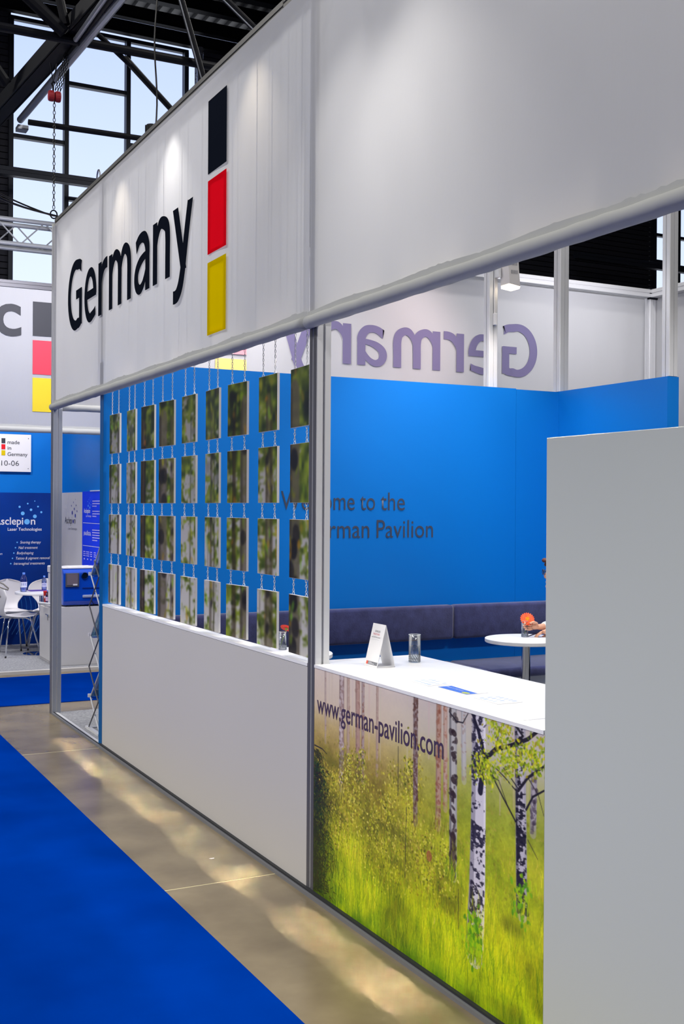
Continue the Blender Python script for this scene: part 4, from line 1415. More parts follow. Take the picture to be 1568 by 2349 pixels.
def round_table(label, x, y, zt, r=0.3, group=None, z0=0.007):
    t = thing('round_table', label, 'table', (x, y, z0), group)
    bm = B()
    lathe(bm, [(0, zt - .028), (r - .004, zt - .028), (r, zt - .024), (r, zt - .003), (r - .003, zt), (0, zt)], 64, (x, y, 0))
    ob('table_top', bm, TOPW, t)
    bm = B()
    lathe(bm, [(.033, z0 + .02), (.033, zt - .028)], 24, (x, y, 0))
    ob('column', bm, CHROME, t, smooth=True)
    bm = B()
    lathe(bm, [(0, z0), (.21, z0), (.21, z0 + .008), (.06, z0 + .022), (.034, z0 + .03), (0, z0 + .03)], 40, (x, y, 0))
    ob('foot_plate', bm, CHROME, t)
    return t


round_table('white round table with chrome column, where the person holds the flower', 5.01, 6.76, 0.755)
round_table('white round table mostly hidden behind the picture wall, with the red flower', 3.07, 6.73, 0.755)


def gerbera(label, base, head, nrm, r, mp, mc, lean=0.0):
    t = thing('gerbera', label, 'flower', base)
    h, n_ = Vector(head), Vector(nrm).normalized()
    b0 = Vector(base) + Vector((0, 0, .008))
    bm = B()
    tube(bm, [b0, b0.lerp(h, .5) + Vector((0, 0, 0)), h - n_ * .012, h - n_ * .004], [.0022, .0024, .0026, .004], 8)
    ob('stem', bm, GREEN, t, smooth=True)
    x = n_.orthogonal().normalized()
    y = n_.cross(x)
    bm = B()
    for layer, (k, rr, tilt) in enumerate(((20, r, .12), (16, r * .82, .3), (14, r * .5, .5))):
        for i in range(k):
            a = 2 * math.pi * (i + .5 * layer) / k
            d = x * math.cos(a) + y * math.sin(a)
            s = n_.cross(d) * (rr * .15)
            pts = []
            for q, wv in ((.12, .5), (.45, .9), (.8, 1.0), (1.0, .35)):
                c = h + d * rr * q + n_ * (rr * tilt * q * (1 - q * .6) + .001 * layer)
                pts.append((c - s * wv, c + s * wv))
            vs = [(bm.verts.new(p), bm.verts.new(q)) for p, q in pts]
            for m_, p_ in zip(vs, vs[1:]):
                bm.faces.new((m_[0], m_[1], p_[1], p_[0]))
    ob('petals', bm, mp, t)
    bm = B()
    for i in range(40):
        a, q = i * 2.4, .26 * r * math.sqrt(i / 40)
        v = bmesh.ops.create_icosphere(bm, subdivisions=1, radius=.0035)['verts']
        bmesh.ops.translate(bm, verts=v, vec=h + (x * math.cos(a) + y * math.sin(a)) * q + n_ * .006)
    ob('flower_centre', bm, mc, t)
    bm = B()
    tube(bm, [h - n_ * .012, h - n_ * .003], [.004, .012], 12)
    ob('calyx', bm, GREEN, t)
    return t


tumbler('vase_glass', 'small clear glass holding the orange flower on the round table by the person', (5.056, 6.837, 0.7555), 0.026, 0.029, 0.118, 0.05)
gerbera('orange gerbera in a glass on the round table by the person', (5.056, 6.837, 0.766), (5.07, 6.826, 0.887), (-.35, -.75, .55), 0.054, PETAL, DISC)
tumbler('vase_glass', 'clear glass with the red flower, seen through the hanging pictures', (3.112, 6.887, 0.7555), 0.027, 0.027, 0.118, 0.05)
gerbera('red gerbera turned away from the camera in a glass behind the pictures', (3.095, 6.893, 0.766), (3.135, 6.875, 0.897), (.45, .35, .8), 0.046, PETALR, DISCR)

# floodlight on the slim post
fd = thing('floodlight', 'white floodlight with vented housing fixed to the slim silver post', 'lamp', (5.60, 7.86, 3.6))
bm = B()
prism(bm, [(5.555, 7.78, 3.79), (5.575, 7.78, 3.59), (5.685, 7.78, 3.575), (5.665, 7.78, 3.80)], (0, 0.13, 0))
ob('lamp_housing', bm, mat('white_lamp_paint', (214, 210, 208), 0.4), fd, bevel=0.006)
bm = B()
for k in range(5):
    box(bm, 5.585 + k * .014, 5.591 + k * .014, 7.778, 7.7795, 3.745, 3.775)
    box(bm, 5.589 + k * .014, 5.595 + k * .014, 7.778, 7.7795, 3.675, 3.705)
ob('vent_slots', bm, GINK, fd)
bm = B()
prism(bm, [(5.575, 7.785, 3.590), (5.575, 7.785, 3.566), (5.676, 7.785, 3.555), (5.686, 7.785, 3.575)], (0, 0.12, 0))
ob('lamp_glass', bm, mat('lit_lamp_glass', (255, 244, 226), 0.4, emit=((255, 236, 206), 5)), fd)
ob('bracket', bx(5.53, 5.56, 7.88, 7.95, 3.66, 3.74), ALU, fd)
bm = B()
tube(bm, [(5.535, 7.943, 3.66), (5.53, 7.94, 3.5), (5.535, 7.94, 3.36)], .005, 8)
ob('cord', bm, WHITE, fd)
ob('plug', bx(5.52, 5.55, 7.92, 7.946, 3.26, 3.36), WHITE, fd, bevel=.004)

# fascia lamps on the header beam (only their backs rise above it)
for k, (y, lx, p) in enumerate(LAMPS):
    t = thing('spotlight', ('black spotlight over the left end of the big banner', 'black spotlight with a cable, peeking over the banner above the letters', 'black spotlight behind the header beam above the letter y', 'black spotlight behind the banner seam', 'black spotlight just right of the banner seam', 'black spotlight above the bright streak on the plain banner', 'black spotlight above the middle of the plain banner', 'black spotlight at the camera end of the plain banner')[k], 'lamp', (lx, y, 4.1), 'spotlights behind the front banner')
    up_ = 0.18 if k == 1 else 0.0
    bm = B()
    lathe(bm, [(.036, 0.03), (.04, 0.03), (.042, .13), (.036, .14), (.036, .13), (.033, .04)], 20, (lx, y, 4.09 + up_ * 0.4))
    for q in range(10):
        a = 2 * math.pi * q / 10
        box(bm, lx + .036 * math.cos(a), lx + .046 * math.cos(a), y + .036 * math.sin(a) - .002, y + .036 * math.sin(a) + .002, 4.17 + up_ * .4, 4.225 + up_ * .4)
    ob('lamp_can', bm, BLK, t)
    bm = B()
    tube(bm, [(2.225, y, 4.06), (lx - .07, y, 4.10), (lx - .035, y, 4.15 + up_ * .4)], .007, 8)
    ob('lamp_arm', bm, ALU, t)
bm = B()
tube(bm, [(2.40 + 0.01 * math.sin(q * .7), 7.47, 4.27 + q * .09) for q in range(18)] + [(2.4, 7.6, 9.7)], .006, 6)
tag(ob('lamp_cable', bm, BLK), 'long black cable dropping from the roof to the spotlight above the letters', 'cable')
bm = B()
tube(bm, [(2.205, 8.20 + .05 * math.cos(t), 4.079 + .09 * math.sin(t)) for t in np.linspace(0, math.pi, 9)], .006, 6)
tag(ob('steel_loop', bm, GALV), 'small steel loop standing on the header beam near the banner corner', 'hook')


# ================================================================== THE SEATED PERSON
def skin_mesh(name, verts, edges, m, parent, root, sub=2):
    me = bpy.data.meshes.new(name)
    org = root_loc(parent)
    me.from_pydata([tuple(Vector(v[0]) - org) for v in verts], edges, [])
    o = bpy.data.objects.new(name, me)
    COL.objects.link(o)
    o.parent = parent
    sk = o.modifiers.new('skin', 'SKIN')
    sk.use_smooth_shade = True
    for i, v in enumerate(verts):
        r_ = v[1]
        me.skin_vertices[0].data[i].radius = (r_, r_) if not isinstance(r_, tuple) else r_
        me.skin_vertices[0].data[i].use_root = (i == root)
    s = o.modifiers.new('smooth', 'SUBSURF')
    s.levels = s.render_levels = sub
    me.materials.append(m)
    return o


SKIN = mat('skin', (222, 170, 142), 0.55)
HAIR = mat('brown_hair', (92, 46, 26), 0.6, bump=0.4, bscale=120)
SHIRT = mat('white_shirt', (236, 238, 242), 0.8)
TROU = mat('dark_trousers', (38, 42, 54), 0.8)
F = Vector((-.889, .458, 0))
RT = Vector((.458, .889, 0))
HIP = Vector((5.56, 6.575, 0.50))
pe = thing('person', 'person in white shirt and glasses bent over the round table behind the grey panel', 'person', (5.56, 6.575, 0.007))


class Rig:
    def __init__(s):
        s.v, s.e = [], []

    def add(s, p, r, par=None):
        s.v.append((p, r))
        i = len(s.v) - 1
        if par is not None:
            s.e.append((par, i))
        return i


CHEST = HIP + F * .17 + Vector((0, 0, .36))
NECK = HIP + F * .25 + Vector((0, 0, .52))
HEAD = Vector((5.262, 6.725, 1.225))
g = Rig()
i0 = g.add(HIP, .125)
i1 = g.add(HIP + F * .07 + Vector((0, 0, .18)), .125, i0)
i2 = g.add(CHEST, .135, i1)
i3 = g.add(NECK, .07, i2)
i4 = g.add(NECK.lerp(HEAD, .42), .055, i3)
i5 = g.add(HEAD + Vector((0, 0, -.02)) - F * .01, (.075, .085), i4)
i6 = g.add(HEAD + Vector((0, 0, .06)) - F * .01, (.070, .080), i5)
arms = []
RW, LW = Vector((5.168, 6.797, .828)), Vector((5.222, 6.722, .805))
for sgn, el, wr in ((1, Vector((5.45, 6.86, .83)), RW), (-1, Vector((5.40, 6.52, .80)), LW)):
    sh = NECK + RT * sgn * .17 + Vector((0, 0, -.05)) - F * .02
    a = g.add(sh, .062, i2)
    b = g.add(sh.lerp(el, .5), .050, a)
    c = g.add(el, .043, b)
    d = g.add(el.lerp(wr, .55), .036, c)
    arms.append((sh, el, wr))
    g.add(wr, .024, d)
    # palm and five fingers
    wi = len(g.v) - 1
    tgt = Vector((5.062, 6.834, .835)) if sgn > 0 else Vector((5.145, 6.785, .787))
    dv = (tgt - wr).normalized()
    side = dv.cross(UZ).normalized()
    nrm = side.cross(dv).normalized()
    spread = (nrm if sgn > 0 else side)
    curl = (-side if sgn > 0 else -nrm)
    pm = g.add(wr + dv * .045, .019, wi)
    for k, (of, L) in enumerate(((.027, .070), (.009, .078), (-.009, .072), (-.025, .056))):
        kn = g.add(wr + dv * .082 + spread * of, .0095, pm)
        m1 = g.add(wr + dv * (.082 + L * .45) + spread * of * .9 + curl * .012, .0085, kn)
        m2 = g.add(wr + dv * (.082 + L * .72) + spread * of * .8 + curl * .032, .0078, m1)
        g.add(wr + dv * (.082 + L * .80) + spread * of * .75 + curl * .050, .0065, m2)
    th = g.add(wr + dv * .03 + spread * .026 + curl * .012, .011, pm)
    t1 = g.add(wr + dv * .066 + spread * .036 + curl * .034, .0095, th)
    g.add(wr + dv * .098 + spread * .024 + curl * .046, .0075, t1)
for sgn in (1, -1):
    h = HIP + RT * sgn * .09
    k_ = HIP + RT * sgn * .12 + F * .30 + Vector((0, 0, -.01))
    an = Vector((k_.x, k_.y, .09)) + F * .02
    a = g.add(h, .085, i0)
    b = g.add(h.lerp(k_, .5), .072, a)
    c = g.add(k_, .055, b)
    d = g.add(k_.lerp(an, .4), .052, c)
    e_ = g.add(an, .036, d)
    g.add(an + F * .12 + Vector((0, 0, -.045)), .034, e_)
skin_mesh('body', g.v, g.e, SKIN, pe, 0)
# face: nose, brow, chin as soft forms on the head; ears
bm = B()


def blob(c, rx, ry, rz, ax=F):
    q = bmesh.ops.create_icosphere(bm, subdivisions=2, radius=1)['verts']
    x_, y_ = ax, Vector((0, 0, 1)).cross(ax)
    for v in q:
        v.co = Vector(c) + x_ * v.co.x * rx + y_ * v.co.y * ry + UZ * v.co.z * rz


blob(HEAD + F * .075 + Vector((0, 0, -.015)), .022, .013, .026)
blob(HEAD + F * .055 + Vector((0, 0, -.095)), .030, .034, .026)
blob(HEAD + F * .072 + Vector((0, 0, -.062)), .012, .024, .008)
for sgn in (1, -1):
    blob(HEAD + RT * sgn * .078 - F * .005 + Vector((0, 0, 0)), .016, .008, .03)
ob('face_features', bm, SKIN, pe, smooth=True)
bm = B()
for sgn in (1, -1):
    blob(HEAD + F * .066 + RT * sgn * .032 + Vector((0, 0, .018)), .010, .012, .008)
ob('eyes', bm, mat('eye', (40, 30, 26), 0.2), pe, smooth=True)
bm = B()
rnd_ = random.Random(2)
for i in range(150):
    a, zc = rnd_.uniform(0, 6.28), rnd_.uniform(.0, 1)
    d = (F * math.cos(a) + RT * math.sin(a))
    if d.dot(F) > .55 and zc < .45:
        continue
    r_ = math.sqrt(1 - zc * zc)
    blob(HEAD + d * .088 * r_ - F * .008 + Vector((0, 0, .03 + .085 * zc)), .024, .024, .018)
for sgn in (-.5, 0, .5):
    blob(HEAD + F * .085 + RT * sgn * .07 + Vector((0, 0, .098)), .022, .024, .018)
ob('hair', bm, HAIR, pe, smooth=True)
bm = B()
for sgn in (1, -1):
    c = HEAD + F * .098 + RT * sgn * .036 + Vector((0, 0, .012))
    tube(bm, [c + RT * .026 * math.cos(t) + UZ * .020 * math.sin(t) for t in np.linspace(0, 6.283, 15)[:-1]], .0022, 6, closed=True)
    tube(bm, [c + RT * sgn * .026 + UZ * .006, HEAD + RT * sgn * .083 + F * .02 + UZ * .018, HEAD + RT * sgn * .084 - F * .01 + UZ * .012], .0022, 6)
tube(bm, [HEAD + F * .1 + RT * .01 + UZ * .016, HEAD + F * .1 - RT * .01 + UZ * .016], .002, 6)
ob('glasses', bm, BLK, pe)
g = Rig()
i0 = g.add(HIP + Vector((0, 0, -.02)), .138)
i1 = g.add(HIP + F * .07 + Vector((0, 0, .18)), .142, i0)
i2 = g.add(CHEST, .150, i1)
i3 = g.add(NECK + Vector((0, 0, -.02)), .082, i2)
for sh, el, wr in arms:
    a = g.add(sh, .074, i2)
    b = g.add(sh.lerp(el, .5), .060, a)
    c = g.add(el, .053, b)
    d = g.add(el.lerp(wr, .5), .047, c)
    g.add(el.lerp(wr, .93), .038, d)
skin_mesh('shirt', g.v, g.e, SHIRT, pe, 0)
g = Rig()
i0 = g.add(HIP + Vector((0, 0, -.02)), .132)
for sgn in (1, -1):
    h = HIP + RT * sgn * .09
    k_ = HIP + RT * sgn * .12 + F * .30 + Vector((0, 0, -.01))
    an = Vector((k_.x, k_.y, .09)) + F * .02
    a = g.add(h, .095, i0)
    b = g.add(h.lerp(k_, .5), .082, a)
    c = g.add(k_, .066, b)
    d = g.add(k_.lerp(an, .5), .060, c)
    g.add(an + Vector((0, 0, .03)), .054, d)
skin_mesh('trousers', g.v, g.e, TROU, pe, 0)
for sgn in (1, -1):
    k_ = HIP + RT * sgn * .12 + F * .32
    bm = B()
    tube(bm, [Vector((k_.x, k_.y, .055)) - F * .06, Vector((k_.x, k_.y, .06)), Vector((k_.x, k_.y, .045)) + F * .12, Vector((k_.x, k_.y, .035)) + F * .19], [.036, .045, .038, .022], 12)
    ob('shoe', bm, BLK, pe, smooth=True)
bm = B()
tube(bm, [(5.178, 6.774, .797), (5.12, 6.803, .776), (5.082, 6.822, .762), (5.074, 6.826, .758)], [.0045, .0045, .004, .001], 8)
tag(ob('pen', bm, mat('dark_pen', (50, 36, 60), 0.3)), 'dark pen held slanting over the round table', 'pen')
st = thing('stool', 'white cube stool under the person at the round table', 'stool', (5.58, 6.56, .007))
ob('stool_body', bx(5.38, 5.78, 6.36, 6.76, .007, .36), WALLW, st, bevel=.01)
cushion('stool_pad', 5.38, 5.78, 6.36, 6.76, .36, .40, VELVET, st, .015)

# ================================================================== BROCHURE RACK
rk = thing('brochure_rack', 'folding zigzag metal rack with clear trays beside the end of the blue wall', 'rack', (2.37, 8.40, .007))
Yf, Yb = 8.545, 8.275
zn = [.02 + .232 * k for k in range(6)]
for x in (2.245, 2.49):
    for k in range(5):
        a, b = (Yf, Yb) if k % 2 == 0 else (Yb, Yf)
        seg('rack_bar', (x, a, zn[k]), (x, b, zn[k + 1]), .0055, ALUD, rk, 6)
        seg('rack_bar', (x + .012, b, zn[k]), (x + .012, a, zn[k + 1]), .0055, ALU, rk, 6)
    seg('rack_bar', (x, Yb, zn[5]), (x, (Yf + Yb) / 2, zn[5] + .116), .0055, ALUD, rk, 6)
    seg('rack_bar', (x + .012, Yf, zn[5]), (x + .012, Yb + .02, zn[5] + .22), .0055, ALU, rk, 6)
ACR = pane_mat('acrylic', (206, 226, 236), 0.12)
for k in (1, 3, 5):
    z = zn[k]
    d = Vector((0, Yb - Yf, .232)).normalized()
    bm = B()
    prism(bm, [(2.262, Yf - .004, z), (2.262, Yf - .004 + d.y * .3, z + d.z * .3), (2.262, Yf + .002 + d.y * .3, z + d.z * .3), (2.262, Yf + .002, z)], (.225, 0, 0))
    tr_ = ob('tray', bm, ACR, rk)
    bm = B()
    box(bm, 2.262, 2.487, Yf - .05, Yf + .006, z - .012, z - .006)
    box(bm, 2.262, 2.487, Yf + .002, Yf + .008, z - .012, z + .025)
    ob('tray_lip', bm, ACR, tr_)
    ob('end_cap', bx(2.24, 2.262, Yf - .004, Yf + .012, z - .004, z + .022), WHITE, rk)
for y in (Yf + .02, Yb - .02):
    seg('foot_bar', (2.23, y, .016), (2.51, y, .016), .007, ALU, rk, 6)
obeam('foot_plate', (2.245, Yf + .05, .016), (2.245, Yb - .05, .016), .03, .016, ALU, rk)
obeam('foot_plate', (2.49, Yf + .05, .016), (2.49, Yb - .05, .016), .03, .016, ALU, rk)
for k, (c_, lb) in enumerate((((40, 90, 170), 'dark blue brochure in the upper tray of the zigzag rack'), ((190, 214, 236), 'pale blue brochure in the middle tray of the zigzag rack'), ((60, 110, 170), 'mid blue brochure in the lowest tray of the zigzag rack'))):
    z = zn[(5, 3, 1)[k]]
    d = Vector((0, Yb - Yf, .232)).normalized()
    up_ = Vector((0, -d.z, d.y)) * -.004
    bm = B()
    a = Vector((2.28, Yf - .008, z + .002)) + up_
    prism(bm, [a, a + d * .26, a + d * .26 + up_, a + up_], (.19, 0, 0))
    tag(ob('brochure', bm, mat('brochure_cover', c_, 0.35)), lb, 'brochure')

# ================================================================== THE SECOND STAND
pf = thing('booth_platform', 'low platform with grey carpet and white edge under the second stand', 'platform', (1.2, 12.8, 0))
ob('platform_carpet', bx(-3, 3.30, 11.72, 13.998, 0.0, 0.028), CARPG, pf)
ob('edge_strip', bx(-3, 3.34, 11.66, 11.72, 0.0, 0.030), WALLW, pf)
struct(ob('wall_booth_back', bx(-3, 3.3, 14.0, 14.08, 0.0, 2.75), BLUE))
struct(ob('wall_booth_side', bx(3.302, 3.38, 11.95, 14.08, 0.0, 2.75), BLUE))
YB = 11.85
bb = banner('booth_banner', (-2.5, YB, 2.49), UX, UZ, 8.6, 1.45, 'white banner with dark letters and flag blocks over the second stand', ripple=0.003, seed=21)
text('printed_word', 'ec', (0, YB - .006, 0), UX, UZ, None, 2.392, 3.455, 0.455, DINK, bb, 0.016)
for z0, z1, m in ((3.462, 3.815, DINK), (3.066, 3.417, mat('bright_red_ink', (244, 60, 84), .6)), (2.680, 3.030, mat('bright_yellow_ink', (240, 214, 40), .6))):
    quad('flag_block', (0, YB - .006, 0), UX, UZ, 2.508, 2.81, z0, z1, m, bb)
beam_x('header_beam', 11.885, 3.98, .075, -2.5, 6.1, ALUD, 'grey header beam along the top of the second stand')

# navy poster wall
po = thing('poster_wall', 'navy poster with white clinic lettering behind the white chairs', 'poster', (1.9, 13.99, .028))
ob('poster_sheet', bx(0.6, 3.298, 13.985, 13.999, .028, 1.866), NAVY, po)
PO = (0, 13.984, 0)


def pX(u):
    return 2.582 + u / 7.115 * .0052


def pZ(v):
    return 1.863 - ((980 + v / 7.115) - 1131) * .0053


text('logo_word', 'Asclepi', PO, UX, UZ, 2.512, pX(378), pZ(1588), .086, WINK, po, .012)
text('logo_word', 'n', PO, UX, UZ, pX(503), pX(577), pZ(1588), .086, WINK, po, .012)
for u, v, r in ((440, 1543, 46), (370, 1407, 31), (318, 1300, 18), (451, 1247, 13), (567, 1204, 9), (505, 1347, 21), (620, 1294, 14), (675, 1386, 17), (569, 1455, 31)):
    bm = B()
    disc(bm, PO, UX, UZ, pX(u), pZ(v), r / 7.115 * .0052, 24)
    ob('logo_dot', bm, LBLUE, po)
text('logo_line', 'Laser Technologies', PO, UX, UZ, pX(127), pX(683), pZ(1688), .0355, WINK, po, .012)
for u0, u1, v, s_ in ((330, 680, 1898, 'Snoring therapy'), (303, 628, 1985, 'Nail treatment'), (277, 560, 2072, 'Bodyshaping'), (255, 828, 2157, 'Tattoo & pigment removal'), (228, 747, 2243, 'Intravaginal treatments')):
    text('list_line', s_, PO, UX, UZ, pX(u0), pX(u1) - .01, pZ(v), .031, WINK, po, .004, shear=.2)
    bm = B()
    disc(bm, PO, UX, UZ, pX(u0 - 48), pZ(v - 20), .0085, 14)
    ob('list_bullet', bm, LBLUE, po)
text('list_line', 'on', PO, UX, UZ, None, pX(40), pZ(2080), .031, WINK, po, .004, shear=.2)
# faint lighter mesh swirl near the foot of the poster
bm = B()
for k in range(9):
    a = 2.62 + k * .055
    tube(bm, [(a + .12 * math.sin(t * 2.2), 13.983, .15 + .45 * t) for t in np.linspace(0, 1, 9)], .006, 4)
ob('printed_swirl', bm, mat('mid_blue_ink', (20, 96, 186), .6), po)

# sign plate
sp = thing('sign_plate', 'white sign plate with small flag blocks and number 10-06 on the blue wall', 'sign', (2.7, 13.97, 2.12))
ob('plate', bx(2.42, 2.944, 13.965, 13.975, 2.119, 2.570), WHITE, sp)
SO = (0, 13.963, 0)


def sX(u):
    return 2.582 + u / 7.115 * .00518


def sZ(v):
    return 2.57 - ((980 + v / 7.115) - 998.5) * .0053


for v0, v1, m in ((200, 282, DINK), (298, 380, INKR), (395, 478, INKY)):
    quad('flag_block', SO, UX, UZ, sX(15), sX(78), sZ(v1), sZ(v0), m, sp)
for u0, u1, v, s_, c_, b_ in ((113, 310, 290, 'made', .043, .006), (113, 172, 383, 'in', .043, .006), (113, 440, 483, 'Germany', .043, .006), (15, 300, 642, '10-06', .061, -.006)):
    text('sign_line', s_, SO, UX, UZ, sX(u0), sX(u1), sZ(v), c_, DINK, sp, b_)
for u, v in ((454, 195), (452, 684)):
    bm = B()
    lathe(bm, [(.006, 0), (.004, .004), (0, .004)], 10)
    for q in bm.verts:
        q.co = Vector((sX(u) + q.co.x, 13.965 - q.co.z, sZ(v) + q.co.y))
    ob('screw', bm, ALUD, sp)
for z in (2.15, 2.53):
    seg('spacer', (2.9, 13.975, z), (2.9, 14.0, z), .008, ALU, sp, 8)

# white logo panel and blue poster on the side wall
wp = thing('logo_panel', 'pale wall panel with a dark logo and dots in the second stand', 'panel', (3.296, 13.4, .028))
ob('panel_sheet', bx(3.29, 3.301, 12.856, 13.55, .028, 1.868), WALLW, wp)
ob('panel_sheet', bx(3.29, 3.301, 13.556, 13.98, .028, 1.868), WALLW, wp)
WO = (3.288, 0, 0)


def wU(u):
    return -(13.669 - (u - 398) * .00266)


def wZ(v):
    return 1.501 - (v - 785) * .00066


text('logo_word', 'Asclepi', WO, -UY, UZ, wU(398), wU(530), wZ(785), .078, DINK, wp, .0)
text('logo_word', 'n', WO, -UY, UZ, wU(566), wU(588), wZ(785), .078, DINK, wp, .0)
text('logo_line', 'Laser Technologies', WO, -UY, UZ, wU(465), wU(617), wZ(893), .026, GINK, wp, .0)
for u, v, r in ((549, 742, 31), (532, 590, 31), (586, 643, 31), (568, 520, 20), (616, 563, 17), (517, 467, 16), (553, 405, 13), (600, 457, 12), (586, 355, 9)):
    bm = B()
    disc(bm, WO, -UY, UZ, wU(u), wZ(v), r * .00075, 20)
    ob('logo_dot', bm, BLINK, wp)
bp = thing('blue_poster', 'bright blue poster with white logos and small text above the laser device', 'poster', (3.296, 12.4, .7))
ob('poster_sheet', bx(3.288, 3.301, 11.98, 12.846, .68, 1.873), SCREEN, bp)
ob('top_rail', bx(3.284, 3.301, 11.98, 12.5, 1.872, 1.882), WHITE, bp)
BO = (3.2865, 0, 0)


def bU(u):
    return -(12.786 - (u - 736) * .00237)


def bZ(v):
    return 1.514 - (v - 783) * .00066


text('logo_word', 'Asclepion', BO, -UY, UZ, bU(741), bU(858), bZ(605), .05, WINK, bp, .008)
text('logo_line', 'Laser Technologies', BO, -UY, UZ, bU(782), bU(876), bZ(672), .02, WINK, bp, .006)
text('logo_word', 'JENASURGICAL', BO, -UY, UZ, bU(742), bU(875), bZ(985), .036, WINK, bp, .014)
bm = B()
bm.faces.new([bm.verts.new(Vector(BO) - UY * a + UZ * b) for a, b in ((bU(805), bZ(930)), (bU(816), bZ(930)), (bU(811), bZ(895)))])
ob('logo_peak', bm, WINK, bp)
for u, v, r in ((822, 485, 20), (853, 516, 20), (842, 440, 12), (870, 467, 10), (812, 412, 10), (834, 376, 8), (862, 405, 7), (854, 346, 6)):
    bm = B()
    disc(bm, BO, -UY, UZ, bU(u), bZ(v), r * .0007, 14)
    ob('logo_dot', bm, LBLUE, bp)
for v in (778, 1166):
    quad('divider_line', BO, -UY, UZ, bU(728), bU(1060), bZ(v + 4), bZ(v - 4), WINK, bp)
PI_ = mat('pale_violet_ink', (200, 196, 250), .6)
bm = B()
rr = random.Random(5)


def words_(u0, u1, v, h):
    u = u0
    while u < u1:
        L = rr.uniform(9, 24)
        a, b = bU(u), bU(min(u + L, u1))
        bm.faces.new([bm.verts.new(Vector(BO) - UY * (-a) * -1 * -1 + UZ * z) if False else bm.verts.new((BO[0], -q, z)) for q, z in ((a, bZ(v + h)), (b, bZ(v + h)), (b, bZ(v - h)), (a, bZ(v - h)))])
        u += L + 3


for v, e_ in ((405, 1050), (448, 1050), (490, 970), (575, 1050), (618, 1050), (660, 968), (890, 1050), (932, 1050), (975, 1050), (1018, 1050), (1061, 985)):
    words_(898, e_, v, 8)
for a, b in ((737, 775), (790, 845), (862, 895), (928, 965)):
    for v in (1268, 1302, 1336):
        words_(a, b, v, 7)
    words_((a + b) / 2 - 10, (a + b) / 2 + 10, 1392, 12)
o = ob('text_rows', bm, PI_, bp)
o['kind'] = 'stuff'

# cabinet, device and small things on it
cb = thing('low_cabinet', 'white low cabinet with lock and rail carrying the blue laser device', 'cabinet', (3.02, 12.24, .03))
ob('cabinet_body', bx(2.765, 3.286, 11.90, 12.58, .03, .64), WALLW, cb)
d_ = ob('door', bx(2.754, 2.764, 12.05, 12.57, .06, .615), WALLW, cb)
bm = B()
lathe(bm, [(.010, 0), (.010, .014), (0, .014)], 12)
for q in bm.verts:
    q.co = Vector((2.754 - q.co.z, 12.12 + q.co.x, .545 + q.co.y))
ob('lock', bm, CHROME, d_)
bm = B()
tube(bm, [(2.735, 12.2, .55), (2.742, 12.13, .545), (2.738, 12.12, .53), (2.74, 12.115, .49)], .006, 6)
ob('key', bm, CHROME, d_)
ob('plinth', bx(2.775, 3.28, 11.92, 12.56, .028, .055), GINK, cb)
bm = B()
tube(bm, [(2.79, 11.99, .665), (2.70, 12.28, .665), (2.69, 12.32, .665), (2.70, 12.34, .65), (2.765, 12.36, .648)], .012, 8)
ob('towel_rail', bm, ALU, cb)
dv = thing('laser_device', 'blue tabletop laser device with grey screen and round dark port', 'device', (3.07, 12.12, .642))
bm = B()
prism(bm, [(2.86, 11.97, .655), (2.86, 11.93, .70), (2.86, 11.94, 1.0), (2.86, 11.99, 1.04), (2.86, 12.32, 1.04), (2.86, 12.34, 1.0), (2.86, 12.34, .655)], (.425, 0, 0))
ob('device_shell', bm, MBLUE, dv, bevel=.012)
ob('white_lid', bx(2.865, 3.28, 11.985, 12.33, 1.04, 1.056), WHITE, dv, bevel=.006)
sc_ = ob('screen_frame', bx(2.88, 3.022, 11.917, 11.932, .852, .999), ALUD, dv, bevel=.004)
ob('screen', bx(2.892, 3.006, 11.913, 11.918, .872, .988), mat('dim_screen', (120, 108, 116), .25), sc_)
ob('screen_badge', bx(2.955, 3.0, 11.909, 11.914, .868, .884), WHITE, sc_)
bm = B()
for a, b in (((.040, 0), (.034, .014)), ((.034, .014), (.030, -.01))):
    lathe(bm, [a, b], 24)
for q in bm.verts:
    q.co = Vector((3.085 + q.co.x, 11.935 - q.co.z, .968 + q.co.y))
ob('port_ring', bm, mat('dark_blue_ring', (0, 50, 140), .3), dv)
bm = B()
disc(bm, (0, 11.9335, 0), UX, UZ, 3.085, .968, .032, 24)
ob('port', bm, mat('port_black', (12, 22, 36), .2), dv)
ob('grip', bx(3.06, 3.26, 11.915, 11.935, .735, .765), mat('grey_grip', (160, 170, 200), .4), dv, bevel=.008)
ob('slot', bx(3.06, 3.25, 11.926, 11.9335, .835, .842), mat('slot_blue', (0, 40, 120), .5), dv)
bm = B()
tube(bm, [(3.16, 11.915, .75), (3.15, 11.90, .70), (3.175, 11.91, .665), (3.2, 11.95, .66)], .004, 6)
ob('cord', bm, BLK, dv)
for x in (2.9, 3.06, 3.24):
    ob('foot', bx(x, x + .03, 11.99, 12.02, .641, .656), BLK, dv)
pp = bx(2.93, 3.2, 12.02, 12.24, 1.0565, 1.0625)
tag(ob('paper_sheets', pp, PAPER), 'loose white paper sheets lying on the blue laser device', 'paper')
wd = thing('white_box_unit', 'tall white plastic unit between the blue device and the bottles', 'dispenser', (2.82, 12.22, .64))
ob('unit_body', bx(2.785, 2.85, 12.1, 12.32, .642, .985), WHITE, wd, bevel=.006)
ob('unit_lid', bx(2.777, 2.855, 12.09, 12.33, .99, 1.065), WHITE, wd, bevel=.01)
bm = B()
lathe(bm, [(0, 0), (.024, 0), (.033, .13), (.035, .135), (.033, .137), (.030, .13), (.022, .006), (0, .006)], 24, (2.80, 12.46, .641))
